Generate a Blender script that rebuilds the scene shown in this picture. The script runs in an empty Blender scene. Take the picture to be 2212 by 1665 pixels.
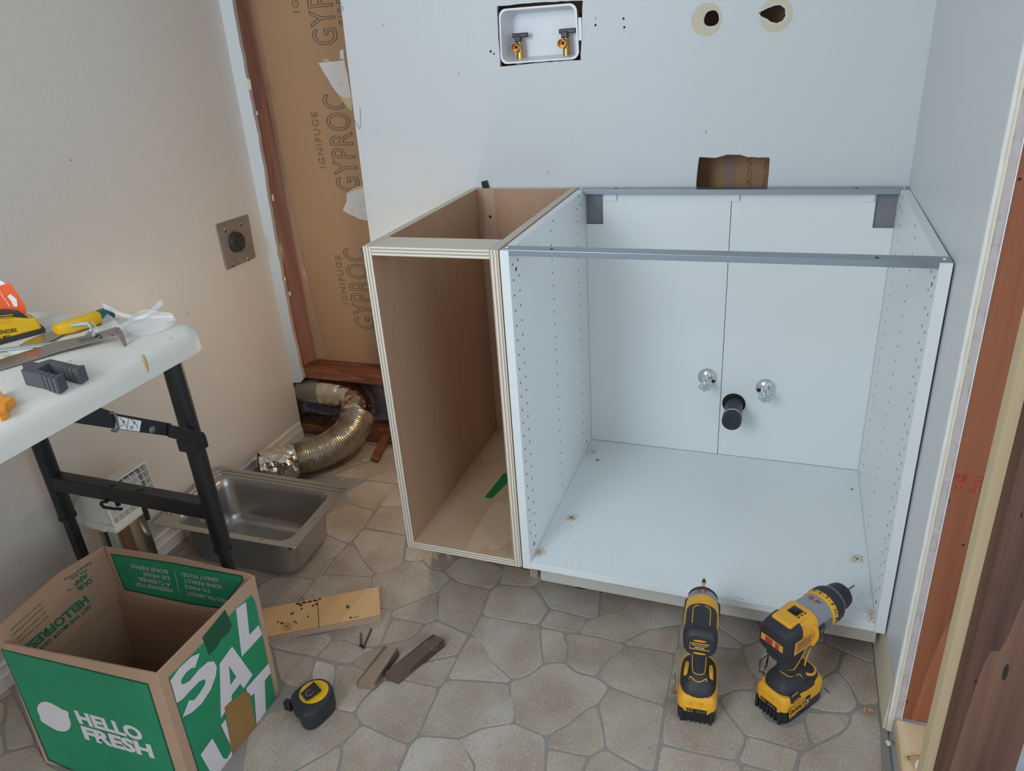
import bpy, bmesh, math, random
from mathutils import Vector, Matrix, noise
random.seed(7)
scene = bpy.context.scene
COL = scene.collection
PI = math.pi

# ------------------------------------------------------------------ camera
FPX = 1598.4                       # focal length for a 2212 px wide frame
RC = Matrix(((0.9353837863592069, 0.346256362053567, -0.0718589170092527),
             (0.08198704473821664, -0.41000103581424535, -0.9083926877327555),
             (-0.3439989777766893, 0.8438042915088042, -0.4118968571377036)))   # rows: right, down, forward
CAMP = Vector((0.51195, -1.29188, 1.25169))
PX, PY = 1106 - 22.80, 832.5 - 31.62
cam_d = bpy.data.cameras.new('camera'); cam = bpy.data.objects.new('camera', cam_d); COL.objects.link(cam)
cam_d.sensor_fit = 'HORIZONTAL'; cam_d.sensor_width = 36.0; cam_d.lens = 36.0 * FPX / 2212
cam_d.shift_x = 22.80 / 2212; cam_d.shift_y = -31.62 / 2212
cam_d.clip_start = 0.02; cam_d.clip_end = 60
m = Matrix((( RC[0][0], -RC[1][0], -RC[2][0], CAMP.x),
            ( RC[0][1], -RC[1][1], -RC[2][1], CAMP.y),
            ( RC[0][2], -RC[1][2], -RC[2][2], CAMP.z),
            (0, 0, 0, 1)))
cam.matrix_world = m
scene.camera = cam

# ------------------------------------------------------------------ light and exposure
scene.view_settings.view_transform = 'Standard'
scene.view_settings.look = 'None'
scene.view_settings.gamma = 1.0
scene.view_settings.use_curve_mapping = False
scene.view_settings.exposure = 0.0
world = bpy.data.worlds.new('world'); scene.world = world; world.use_nodes = True
bg = world.node_tree.nodes['Background']; bg.inputs[0].default_value = (0.80, 0.90, 1.0, 1); bg.inputs[1].default_value = 0.75

def area(name, loc, target, sx, sy, power, color):
    d = bpy.data.lights.new(name, 'AREA'); d.shape = 'RECTANGLE'; d.size = sx; d.size_y = sy
    d.energy = power; d.color = color
    o = bpy.data.objects.new(name, d); COL.objects.link(o); o.location = loc
    o.rotation_euler = (Vector(target) - Vector(loc)).to_track_quat('-Z', 'Y').to_euler()
    return o
area('window_light_right', (2.2, -1.5, 1.35), (0.2, 0.0, 0.5), 1.0, 1.3, 15, (0.72, 0.87, 1.0))
area('window_light_left', (-0.80, -2.3, 1.70), (0.25, 0.0, 0.6), 1.1, 1.2, 42, (0.80, 0.90, 1.0))
ld = bpy.data.lights.new('work_lamp_light', 'POINT'); ld.energy = 2.2; ld.color = (1.0, 0.80, 0.55); ld.shadow_soft_size = 0.035
lo = bpy.data.objects.new('work_lamp_light', ld); COL.objects.link(lo); lo.location = (-0.46, 0.47, 0.50)

# ------------------------------------------------------------------ helpers
def ray(u, v):
    c = Vector(((u - PX) / FPX, (v - PY) / FPX, 1.0))
    return Vector(tuple(RC[0][i] * c[0] + RC[1][i] * c[1] + RC[2][i] * c[2] for i in range(3)))
def at(u, v, ax, val):             # measured photo point on the plane  x|y|z = val
    d = ray(u, v); s = (val - CAMP[ax]) / d[ax]; return CAMP + d * s
def atp(u, v, P0, N):              # measured photo point on any plane of the room
    d = ray(u, v); s = (P0 - CAMP).dot(N) / d.dot(N); return CAMP + d * s

def root(name, label, cat, loc=(0, 0, 0), rz=0.0, group=None):
    o = bpy.data.objects.new(name, None); COL.objects.link(o); o.empty_display_size = 0.05
    o.location = loc; o.rotation_euler = (0, 0, rz); o['label'] = label; o['category'] = cat
    if group: o['group'] = group
    return o
def tag(o, label, cat, group=None, kind=None):
    o['label'] = label; o['category'] = cat
    if group: o['group'] = group
    if kind: o['kind'] = kind
    return o
def base(o):                       # world matrix from the parent chain (translations and z turns only)
    M = Matrix.Identity(4)
    while o is not None:
        M = (Matrix.Translation(o.location) @ o.rotation_euler.to_matrix().to_4x4()) @ M
        o = o.parent
    return M
def obj(name, bm, mats, parent=None, smooth=False, local=False, bevel=0.0, label=None, loc=None, segs=2):
    """one mesh object; bm is in world coordinates unless local=True (then in the parent's frame)"""
    bmesh.ops.remove_doubles(bm, verts=bm.verts, dist=1e-6)
    bmesh.ops.recalc_face_normals(bm, faces=bm.faces)
    me = bpy.data.meshes.new(name)
    if not isinstance(mats, (list, tuple)): mats = [mats]
    for mt in mats: me.materials.append(mt)
    M = Matrix.Identity(4)
    if parent is not None and not local: M = base(parent).inverted()
    o = bpy.data.objects.new(name, me)
    if loc is not None:
        L = M @ Vector(loc); o.location = L; M = Matrix.Translation(-L) @ M
    bm.transform(M)
    bm.to_mesh(me); bm.free()
    if smooth:
        for p in me.polygons: p.use_smooth = True
    if smooth == 'auto' or (smooth is not True and smooth): me.set_sharp_from_angle(angle=math.radians(38))
    COL.objects.link(o)
    if parent is not None: o.parent = parent
    if bevel:
        b = o.modifiers.new('bevel', 'BEVEL'); b.width = bevel; b.segments = segs; b.limit_method = 'ANGLE'; b.angle_limit = math.radians(40)
        b.harden_normals = False
    if label: o['label'] = label
    return o
def struct(name, bm, mats, parent=None, **k):
    o = obj(name, bm, mats, parent, **k)
    if parent is None: o['kind'] = 'structure'
    return o
def BM(): return bmesh.new()
def box(bm, x0, x1, y0, y1, z0, z1, fm=None):
    v = [bm.verts.new(p) for p in ((x0,y0,z0),(x1,y0,z0),(x1,y1,z0),(x0,y1,z0),(x0,y0,z1),(x1,y0,z1),(x1,y1,z1),(x0,y1,z1))]
    F = {'-z':(0,3,2,1),'+z':(4,5,6,7),'-y':(0,1,5,4),'+y':(2,3,7,6),'-x':(0,4,7,3),'+x':(1,2,6,5)}
    for k, f in F.items():
        fc = bm.faces.new([v[i] for i in f])
        if fm and k in fm: fc.material_index = fm[k]
    return bm
def hexa(bm, b4, t4, mi=0):        # two matching loops of points -> closed solid
    n = len(b4); B = [bm.verts.new(p) for p in b4]; T = [bm.verts.new(p) for p in t4]
    fs = [bm.faces.new(B[::-1]), bm.faces.new(T)]
    for i in range(n): fs.append(bm.faces.new((B[i], B[(i+1) % n], T[(i+1) % n], T[i])))
    for f in fs: f.material_index = mi
    return bm
def prism(bm, pts, vec, mi=0):     # polygon (3-D points) pushed along vec
    vec = Vector(vec); pts = [Vector(p) for p in pts]
    return hexa(bm, pts, [p + vec for p in pts], mi)
def loft(bm, rings, cap=True, mi=0):
    V = [[bm.verts.new(p) for p in r] for r in rings]; n = len(V[0])
    for a, b in zip(V[:-1], V[1:]):
        for i in range(n):
            f = bm.faces.new((a[i], a[(i+1) % n], b[(i+1) % n], b[i])); f.material_index = mi
    if cap:
        f = bm.faces.new(V[0][::-1]); f.material_index = mi
        f = bm.faces.new(V[-1]); f.material_index = mi
    return bm
def sup(c, ux, uy, a, b, e=2.0, n=28, sx=0.0):   # superellipse ring
    c = Vector(c); ux = Vector(ux); uy = Vector(uy); out = []
    for i in range(n):
        t = 2 * PI * i / n; cs, sn = math.cos(t), math.sin(t)
        x = a * math.copysign(abs(cs) ** (2 / e), cs); y = b * math.copysign(abs(sn) ** (2 / e), sn)
        out.append(c + ux * x + uy * y)
    return out
def frames(path):
    P = [Vector(p) for p in path]; T = []
    for i in range(len(P)):
        T.append((P[min(i+1, len(P)-1)] - P[max(i-1, 0)]).normalized())
    up = Vector((0, 0, 1)) if abs(T[0].z) < 0.9 else Vector((1, 0, 0))
    N = [(up - T[0] * up.dot(T[0])).normalized()]
    for i in range(1, len(P)):
        n = N[-1] - T[i] * N[-1].dot(T[i]); N.append(n.normalized())
    return P, T, N
def tube(bm, path, r, n=12, cap=True, mi=0, jit=0.0):
    P, T, N = frames(path); rings = []
    for i, p in enumerate(P):
        rr = r(i / (len(P) - 1)) if callable(r) else (r[i] if isinstance(r, (list, tuple)) else r)
        B = T[i].cross(N[i])
        ring = []
        for k in range(n):
            t = 2 * PI * k / n
            q = rr + (jit * noise.noise((p + N[i] * math.cos(t) * rr + B * math.sin(t) * rr) * 60) if jit else 0)
            ring.append(p + N[i] * math.cos(t) * q + B * math.sin(t) * q)
        rings.append(ring)
    return loft(bm, rings, cap, mi)
def smooth_path(pts, k=8):
    P = [Vector(p) for p in pts]; out = []
    for i in range(len(P) - 1):
        p0 = P[max(i-1, 0)]; p1 = P[i]; p2 = P[i+1]; p3 = P[min(i+2, len(P)-1)]
        for j in range(k):
            t = j / k
            out.append(0.5 * ((2*p1) + (-p0+p2)*t + (2*p0-5*p1+4*p2-p3)*t*t + (-p0+3*p1-3*p2+p3)*t**3))
    out.append(P[-1]); return out
def lathe(bm, prof, O, A, n=24, mi=0, cap=True):    # prof: (distance along A, radius)
    O = Vector(O); A = Vector(A).normalized(); u = A.orthogonal().normalized(); w = A.cross(u)
    return loft(bm, [[O + A * d + (u * math.cos(2*PI*k/n) + w * math.sin(2*PI*k/n)) * max(r, 1e-5) for k in range(n)] for d, r in prof], cap, mi)
def text_mesh(s, bold=0.0, outline=0.0, shear=0.0, spacing=1.0):
    c = bpy.data.curves.new('txt', 'FONT'); c.body = s; c.size = 1.0; c.resolution_u = 3; c.space_character = spacing
    c.shear = shear
    if outline:
        c.fill_mode = 'NONE'; c.bevel_depth = outline; c.bevel_resolution = 0
    else:
        c.offset = bold
    o = bpy.data.objects.new('txt', c); COL.objects.link(o)
    dg = bpy.context.evaluated_depsgraph_get(); me = bpy.data.meshes.new_from_object(o.evaluated_get(dg))
    bm = BM(); bm.from_mesh(me)
    bpy.data.objects.remove(o); bpy.data.curves.remove(c); bpy.data.meshes.remove(me)
    return bm
def text_on(s, O, X, Y, bold=0.0, outline=0.0, thick=0.0002, shear=0.0, into=None, spacing=1.0):
    """the word fitted to the parallelogram O + X, O + Y, as thin print on that surface"""
    O = Vector(O); X = Vector(X); Y = Vector(Y); N = X.cross(Y).normalized()
    bm = text_mesh(s, bold, outline, shear, spacing)
    xs = [v.co.x for v in bm.verts]; ys = [v.co.y for v in bm.verts]
    x0, x1, y0, y1 = min(xs), max(xs), min(ys), max(ys); zs = max(abs(v.co.z) for v in bm.verts) or 1
    for v in bm.verts:
        a = (v.co.x - x0) / (x1 - x0); b = (v.co.y - y0) / (y1 - y0)
        v.co = O + X * a + Y * b + N * (thick * (1 + (v.co.z / zs if outline else 0)))
    if into is not None:
        me = bpy.data.meshes.new('t'); bm.to_mesh(me); bm.free(); into.from_mesh(me); bpy.data.meshes.remove(me); return into
    return bm
def boolean(o, cutters):
    for c in cutters:
        md = o.modifiers.new('cut', 'BOOLEAN'); md.operation = 'DIFFERENCE'; md.solver = 'EXACT'; md.object = c
    dg = bpy.context.evaluated_depsgraph_get(); dg.update()
    me = bpy.data.meshes.new_from_object(o.evaluated_get(dg))
    o.modifiers.clear(); old = o.data; o.data = me; bpy.data.meshes.remove(old)
    for c in cutters: bpy.data.objects.remove(c)
def jag(pts, step=0.012, amp=0.0025, seed=1.0, closed=True):   # roughen a polygon outline
    out = []; n = len(pts)
    for i in range(n if closed else n - 1):
        a = Vector(pts[i]); b = Vector(pts[(i+1) % n]); L = (b - a).length; k = max(1, int(L / step))
        for j in range(k):
            p = a.lerp(b, j / k)
            q = noise.noise_vector(p * 70 + Vector((seed, seed, seed))) * amp
            out.append(p + q)
    if not closed: out.append(Vector(pts[-1]))
    return out

# ------------------------------------------------------------------ materials
def srgb(r, g, b):
    f = lambda c: (c / 255 / 12.92) if c / 255 <= 0.04045 else ((c / 255 + 0.055) / 1.055) ** 2.4
    return (f(r), f(g), f(b), 1)
def mat(name, col, rough=0.5, metal=0.0, bump=0.0, bscale=200, var=0.0, vscale=8, spec=0.5, coat=0.0, aniso=0, dirt=None, dscale=6, dlo=.5, dhi=.7, bdist=.001):
    M = bpy.data.materials.new(name); M.use_nodes = True; nt = M.node_tree; N = nt.nodes; L = nt.links
    b = N['Principled BSDF']; b.inputs['Base Color'].default_value = col; b.inputs['Roughness'].default_value = rough
    b.inputs['Metallic'].default_value = metal; b.inputs['Specular IOR Level'].default_value = spec
    b.inputs['Coat Weight'].default_value = coat
    tc = N.new('ShaderNodeTexCoord')
    cur = None
    if var:
        n = N.new('ShaderNodeTexNoise'); n.inputs['Scale'].default_value = vscale; n.inputs['Detail'].default_value = 5
        L.new(tc.outputs['Object'], n.inputs['Vector'])
        r = N.new('ShaderNodeValToRGB'); r.color_ramp.elements[0].position = .3; r.color_ramp.elements[1].position = .7
        r.color_ramp.elements[0].color = tuple(c * (1 - var) for c in col[:3]) + (1,)
        r.color_ramp.elements[1].color = tuple(min(1, c * (1 + var)) for c in col[:3]) + (1,)
        L.new(n.outputs['Fac'], r.inputs[0]); cur = r.outputs[0]
    if dirt:
        n = N.new('ShaderNodeTexNoise'); n.inputs['Scale'].default_value = dscale; n.inputs['Detail'].default_value = 8; n.inputs['Roughness'].default_value = .65
        L.new(tc.outputs['Object'], n.inputs['Vector'])
        r = N.new('ShaderNodeMapRange'); r.inputs[1].default_value = dlo; r.inputs[2].default_value = dhi
        L.new(n.outputs['Fac'], r.inputs[0])
        mx = N.new('ShaderNodeMix'); mx.data_type = 'RGBA'; L.new(r.outputs[0], mx.inputs[0])
        if cur: L.new(cur, mx.inputs[6])
        else: mx.inputs[6].default_value = col
        mx.inputs[7].default_value = dirt; cur = mx.outputs[2]
    if cur: L.new(cur, b.inputs['Base Color'])
    if bump:
        n = N.new('ShaderNodeTexNoise'); n.inputs['Scale'].default_value = bscale; n.inputs['Detail'].default_value = 3
        L.new(tc.outputs['Object'], n.inputs['Vector'])
        bp = N.new('ShaderNodeBump'); bp.inputs['Strength'].default_value = bump; bp.inputs['Distance'].default_value = bdist
        L.new(n.outputs['Fac'], bp.inputs['Height']); L.new(bp.outputs[0], b.inputs['Normal'])
    return M
def wood(name, light, dark, axis='z', rings=60, warp=2.0, rough=.6, stretch=.06, extra=None, bump=.15, knots=False):
    """long grain along axis; bands across it"""
    M = bpy.data.materials.new(name); M.use_nodes = True; nt = M.node_tree; N = nt.nodes; L = nt.links
    b = N['Principled BSDF']; b.inputs['Roughness'].default_value = rough
    tc = N.new('ShaderNodeTexCoord'); mp = N.new('ShaderNodeMapping')
    s = [1, 1, 1]; s['xyz'.index(axis)] = stretch; mp.inputs['Scale'].default_value = s
    L.new(tc.outputs['Object'], mp.inputs[0])
    n = N.new('ShaderNodeTexNoise'); n.inputs['Scale'].default_value = 9; n.inputs['Detail'].default_value = 2
    L.new(mp.outputs[0], n.inputs['Vector'])
    ma = N.new('ShaderNodeMath'); ma.operation = 'MULTIPLY'; ma.inputs[1].default_value = rings * warp / 10
    L.new(n.outputs['Fac'], ma.inputs[0])
    w = N.new('ShaderNodeMath'); w.operation = 'FRACT'; L.new(ma.outputs[0], w.inputs[0])
    f = N.new('ShaderNodeTexNoise'); f.inputs['Scale'].default_value = 160; f.inputs['Detail'].default_value = 4
    mp2 = N.new('ShaderNodeMapping'); s2 = [1, 1, 1]; s2['xyz'.index(axis)] = .02; mp2.inputs['Scale'].default_value = s2
    L.new(tc.outputs['Object'], mp2.inputs[0]); L.new(mp2.outputs[0], f.inputs['Vector'])
    ad = N.new('ShaderNodeMath'); ad.operation = 'MULTIPLY_ADD'; ad.inputs[1].default_value = .55
    L.new(w.outputs[0], ad.inputs[0]); 
    mu = N.new('ShaderNodeMath'); mu.operation = 'MULTIPLY'; mu.inputs[1].default_value = .6; L.new(f.outputs['Fac'], mu.inputs[0]); L.new(mu.outputs[0], ad.inputs[2])
    r = N.new('ShaderNodeValToRGB'); r.color_ramp.elements[0].position = .2; r.color_ramp.elements[1].position = .95
    r.color_ramp.elements[0].color = light; r.color_ramp.elements[1].color = dark
    L.new(ad.outputs[0], r.inputs[0]); cur = r.outputs[0]
    if extra:
        col, sc, lo, hi = extra
        n2 = N.new('ShaderNodeTexNoise'); n2.inputs['Scale'].default_value = sc; n2.inputs['Detail'].default_value = 8; n2.inputs['Roughness'].default_value = .7
        L.new(tc.outputs['Object'], n2.inputs['Vector'])
        mr = N.new('ShaderNodeMapRange'); mr.inputs[1].default_value = lo; mr.inputs[2].default_value = hi; L.new(n2.outputs['Fac'], mr.inputs[0])
        mx = N.new('ShaderNodeMix'); mx.data_type = 'RGBA'; L.new(mr.outputs[0], mx.inputs[0]); L.new(cur, mx.inputs[6]); mx.inputs[7].default_value = col
        cur = mx.outputs[2]
    L.new(cur, b.inputs['Base Color'])
    bp = N.new('ShaderNodeBump'); bp.inputs['Strength'].default_value = bump; bp.inputs['Distance'].default_value = .0008
    L.new(ad.outputs[0], bp.inputs['Height']); L.new(bp.outputs[0], b.inputs['Normal'])
    return M
def plies(name, axis, pitch=0.00345, a=srgb(232, 226, 212), c=srgb(178, 160, 138)):
    M = bpy.data.materials.new(name); M.use_nodes = True; nt = M.node_tree; N = nt.nodes; L = nt.links
    b = N['Principled BSDF']; b.inputs['Roughness'].default_value = .65
    tc = N.new('ShaderNodeTexCoord'); sp = N.new('ShaderNodeSeparateXYZ'); L.new(tc.outputs['Object'], sp.inputs[0])
    n = N.new('ShaderNodeTexNoise'); n.inputs['Scale'].default_value = 30; L.new(tc.outputs['Object'], n.inputs['Vector'])
    ma = N.new('ShaderNodeMath'); ma.operation = 'MULTIPLY_ADD'; ma.inputs[1].default_value = 1 / pitch
    L.new(sp.outputs['xyz'.index(axis)], ma.inputs[0]); 
    mm = N.new('ShaderNodeMath'); mm.operation = 'MULTIPLY'; mm.inputs[1].default_value = .6; L.new(n.outputs['Fac'], mm.inputs[0]); L.new(mm.outputs[0], ma.inputs[2])
    pp = N.new('ShaderNodeMath'); pp.operation = 'PINGPONG'; pp.inputs[1].default_value = 1; L.new(ma.outputs[0], pp.inputs[0])
    r = N.new('ShaderNodeValToRGB'); e = r.color_ramp.elements; e[0].position = .35; e[1].position = .6; e[0].color = c; e[1].color = a
    L.new(pp.outputs[0], r.inputs[0]); L.new(r.outputs[0], b.inputs['Base Color'])
    return M

M = {}
M['wall_cool'] = mat('wall_paint_cool', srgb(212, 216, 217), .42, bump=.25, bscale=260, bdist=.0012)
M['wall_warm'] = mat('wall_paint_warm', srgb(212, 204, 194), .30, bump=.42, bscale=230, bdist=.0016)
M['board_paper'] = mat('brown_board_paper', srgb(172, 134, 98), .8, var=.05, vscale=3, bump=.1, bscale=400)
M['gypsum'] = mat('gypsum_core', srgb(184, 172, 168), .9, bump=.8, bscale=160, bdist=.002, dirt=srgb(150, 140, 134), dscale=60, dlo=.55, dhi=.75)
M['paper_edge'] = mat('torn_paper_edge', srgb(214, 205, 180), .8, bump=.3, bscale=90)
M['torn_tan'] = mat('torn_board_paper', srgb(206, 178, 142), .85, var=.06)
M['plaster'] = mat('plaster_skin', srgb(214, 206, 198), .85, bump=.6, bscale=80, dirt=srgb(150, 140, 132), dscale=35, dlo=.6, dhi=.75)
M['old_wood'] = wood('reddish_old_lumber', srgb(160, 98, 62), srgb(122, 66, 40), 'z', 50, 1.6, extra=(srgb(190, 150, 130), 9, .72, .85))
M['old_wood_x'] = wood('reddish_old_lumber_level', srgb(150, 92, 62), srgb(98, 56, 38), 'x', 50, 2.0, extra=(srgb(170, 150, 135), 12, .6, .8))
M['dark_wood'] = wood('dark_old_stud', srgb(120, 84, 64), srgb(70, 44, 32), 'z', 40, 1.6, extra=(srgb(52, 36, 32), 7, .58, .75), bump=.4)
M['stud_face'] = wood('orange_brown_stud', srgb(160, 96, 60), srgb(122, 66, 40), 'z', 40, 1.4, extra=(srgb(205, 190, 185), 14, .68, .82))
M['pale_wood'] = wood('pale_new_wood', srgb(222, 205, 168), srgb(200, 176, 136), 'z', 30, 1.2)
M['new_lumber'] = wood('new_spruce_lumber', srgb(226, 200, 160), srgb(192, 156, 116), 'y', 40, 1.5)
M['birch_v'] = wood('birch_veneer_upright', srgb(194, 160, 132), srgb(176, 140, 112), 'z', 14, 1.0, rough=.45, stretch=.10, bump=.02)
M['birch_y'] = wood('birch_veneer_bottom', srgb(206, 180, 150), srgb(190, 160, 128), 'y', 14, 1.2, rough=.45, stretch=.3, bump=.02)
M['birch_pale'] = mat('birch_pale_face', srgb(216, 206, 190), .55, var=.04, vscale=10)
M['ply_x'] = plies('ply_edge_across', 'x'); M['ply_z'] = plies('ply_edge_level', 'z')
M['ply_y'] = plies('ply_edge_depth', 'y')
M['leg_wood'] = plies('leg_ply_edge', 'x', .004, srgb(206, 186, 156), srgb(160, 132, 104))
M['melamine'] = mat('white_melamine', srgb(232, 236, 236), .38, spec=.45)
M['strip_white'] = mat('offwhite_metal_strip', srgb(196, 192, 184), .45)
M['steel_rail'] = mat('galvanised_rail', srgb(156, 168, 178), .34, metal=.8)
M['notch_grey'] = mat('notch_plate_grey', srgb(128, 128, 134), .5)
M['screw_steel'] = mat('bright_screw', srgb(200, 204, 206), .25, metal=1)
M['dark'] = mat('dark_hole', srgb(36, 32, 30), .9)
M['hole_brown'] = mat('hole_shade_and_scuff', srgb(60, 48, 42), .9)  # brown for hole discs, their shade in the colour, and for scuffs and specks
M['black_rubber'] = mat('black_rubber', srgb(44, 45, 50), .55, bump=.15, bscale=300)
M['black_plastic'] = mat('black_plastic', srgb(34, 35, 38), .35)
M['yellow'] = mat('tool_yellow', srgb(232, 168, 38), .4, dirt=srgb(170, 120, 50), dscale=25, dlo=.62, dhi=.8)
M['yellow_tape'] = mat('tape_yellow', srgb(226, 178, 12), .35)
M['grey_case'] = mat('grey_gear_case', srgb(150, 154, 160), .35, metal=.35)
M['ring_grey'] = mat('ring_grey', srgb(120, 122, 124), .4, metal=.3)
M['red'] = mat('red_marker', srgb(176, 50, 52), .5)
M['label_orange'] = mat('label_orange', srgb(222, 158, 60), .5)
M['white_ink'] = mat('white_ink', srgb(214, 214, 214), .6)
M['black_ink'] = mat('black_ink', srgb(30, 28, 28), .6)
M['chrome'] = mat('chrome', srgb(225, 228, 230), .08, metal=1)
M['clear'] = mat('clear_plastic', (1, 1, 1, 1), .05)
b = M['clear'].node_tree.nodes['Principled BSDF']; b.inputs['Alpha'].default_value = .20; b.inputs['IOR'].default_value = 1.6
M['clear_rim'] = mat('clear_plastic_rim', srgb(232, 234, 240), .1)
b = M['clear_rim'].node_tree.nodes['Principled BSDF']; b.inputs['Alpha'].default_value = .38
M['knob'] = mat('clear_knob', srgb(215, 228, 232), .15)
b = M['knob'].node_tree.nodes['Principled BSDF']; b.inputs['Transmission Weight'].default_value = .6
M['pipe_rubber'] = mat('black_pipe', srgb(40, 43, 48), .4)
M['brass'] = mat('brass', srgb(205, 160, 90), .28, metal=1)
M['white_plastic'] = mat('white_plastic', srgb(232, 234, 238), .3, bump=.1, bscale=12, bdist=.004)
M['hood_plastic'] = mat('hood_white_plastic', srgb(226, 222, 212), .5)
M['outlet_steel'] = mat('brushed_wall_plate', srgb(150, 140, 130), .42, metal=.45, var=.08, vscale=20)
M['outlet_black'] = mat('receptacle_black', srgb(52, 50, 50), .5, bump=.3, bscale=500)
M['foil'] = mat('duct_foil', srgb(206, 200, 186), .25, metal=1, bump=.25, bscale=120, bdist=.003)
M['foil_tape'] = mat('foil_tape', srgb(222, 214, 198), .12, metal=1, bump=.9, bscale=35, bdist=.006)
M['galv'] = mat('galvanised_duct', srgb(150, 148, 138), .36, metal=.85, var=.18, vscale=9)
M['sink'] = mat('brushed_stainless', srgb(176, 174, 170), .34, metal=.9, var=.05, vscale=6)
M['tin'] = mat('bright_tin', srgb(190, 186, 180), .2, metal=1)
M['cardboard'] = mat('cardboard', srgb(186, 150, 122), .85, var=.04, vscale=12, bump=.15, bscale=60)
M['cardboard_dark'] = mat('cardboard_inside_shade', srgb(128, 96, 72), .9, var=.06, vscale=12)  # darker copy of the cardboard, the carton's inner shade put into the colour
M['box_green'] = mat('box_print_green', srgb(36, 140, 96), .65, var=.06, vscale=30)
M['box_green_dark'] = mat('box_print_dark_green', srgb(24, 84, 56), .65)
M['box_white'] = mat('box_print_white', srgb(226, 214, 216), .7)
M['box_ink'] = mat('box_print_ink', srgb(40, 122, 84), .7)
M['box_grey'] = mat('box_print_pale', srgb(186, 178, 168), .7)
M['box_tape'] = mat('brown_packing_tape', srgb(160, 118, 68), .35)
M['ply_scrap'] = wood('plywood_scrap_face', srgb(226, 186, 134), srgb(206, 162, 108), 'y', 22, 1.8, extra=(srgb(96, 58, 40), 26, .66, .74))
M['stick'] = wood('weathered_stick', srgb(160, 138, 114), srgb(84, 68, 58), 'y', 30, 1.5, extra=(srgb(176, 164, 148), 18, .62, .8), bump=.5)
M['stick_dark'] = wood('weathered_dark_stick', srgb(112, 90, 78), srgb(62, 50, 46), 'y', 30, 1.5, extra=(srgb(150, 146, 146), 22, .62, .78), bump=.5)
M['screw_brown'] = mat('brown_screw', srgb(96, 76, 64), .4, metal=.8)
M['table_plastic'] = mat('table_white_plastic', srgb(226, 222, 212), .5, bump=.2, bscale=350, dirt=srgb(190, 180, 160), dscale=7, dlo=.58, dhi=.8)
M['table_metal'] = mat('table_black_metal', srgb(30, 31, 34), .38, bump=.12, bscale=400)
M['foam'] = mat('dark_grey_block', srgb(84, 82, 86), .7, bump=.3, bscale=120)
M['pry'] = mat('polished_bar', srgb(170, 162, 160), .18, metal=1)
M['zinc'] = mat('zinc_rod', srgb(150, 160, 156), .4, metal=.8)
M['green_plastic'] = mat('dark_green_plastic', srgb(24, 84, 76), .4)
M['orange'] = mat('orange_plastic', srgb(240, 150, 30), .4)
M['card_orange'] = mat('card_orange', srgb(246, 100, 38), .6)
M['card_white'] = mat('card_white', srgb(240, 240, 240), .6)
M['stain'] = mat('glue_stain', srgb(206, 166, 102), .6)
M['green_tape'] = mat('green_tape', srgb(14, 122, 66), .5)
M['grout'] = mat('floor_joint', srgb(144, 139, 134), .55, bump=.15, bscale=300)
M['concrete'] = mat('grey_subfloor', srgb(176, 180, 188), .8, var=.08, vscale=20, bump=.2)
M['sawdust'] = mat('sawdust', srgb(196, 160, 112), .9)
M['debris'] = mat('white_crumb', srgb(225, 222, 215), .9)
M['shaving'] = mat('wood_shaving', srgb(186, 156, 128), .8)
M['tape_grey'] = mat('grey_mud_strip', srgb(158, 132, 118), .8)
M['poly_film'] = mat('vapour_film', srgb(214, 196, 196), .15)
b = M['poly_film'].node_tree.nodes['Principled BSDF']; b.inputs['Alpha'].default_value = .13
M['batt'] = mat('dusty_film', srgb(150, 144, 150), .6, bump=1, bscale=14, bdist=.02, dirt=srgb(80, 74, 78), dscale=16)
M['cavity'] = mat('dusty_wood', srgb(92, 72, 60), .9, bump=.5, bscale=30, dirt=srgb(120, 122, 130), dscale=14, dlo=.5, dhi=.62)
M['trim'] = mat('white_trim', srgb(222, 218, 210), .4)
M['pen'] = mat('pen_line', srgb(84, 84, 100), .7)
M['print_green'] = mat('board_print', srgb(98, 100, 84), .7)
M['stamp'] = mat('red_stamp', srgb(176, 40, 52), .8)
M['gold'] = mat('gold_screw', srgb(190, 160, 90), .3, metal=1)

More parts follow.
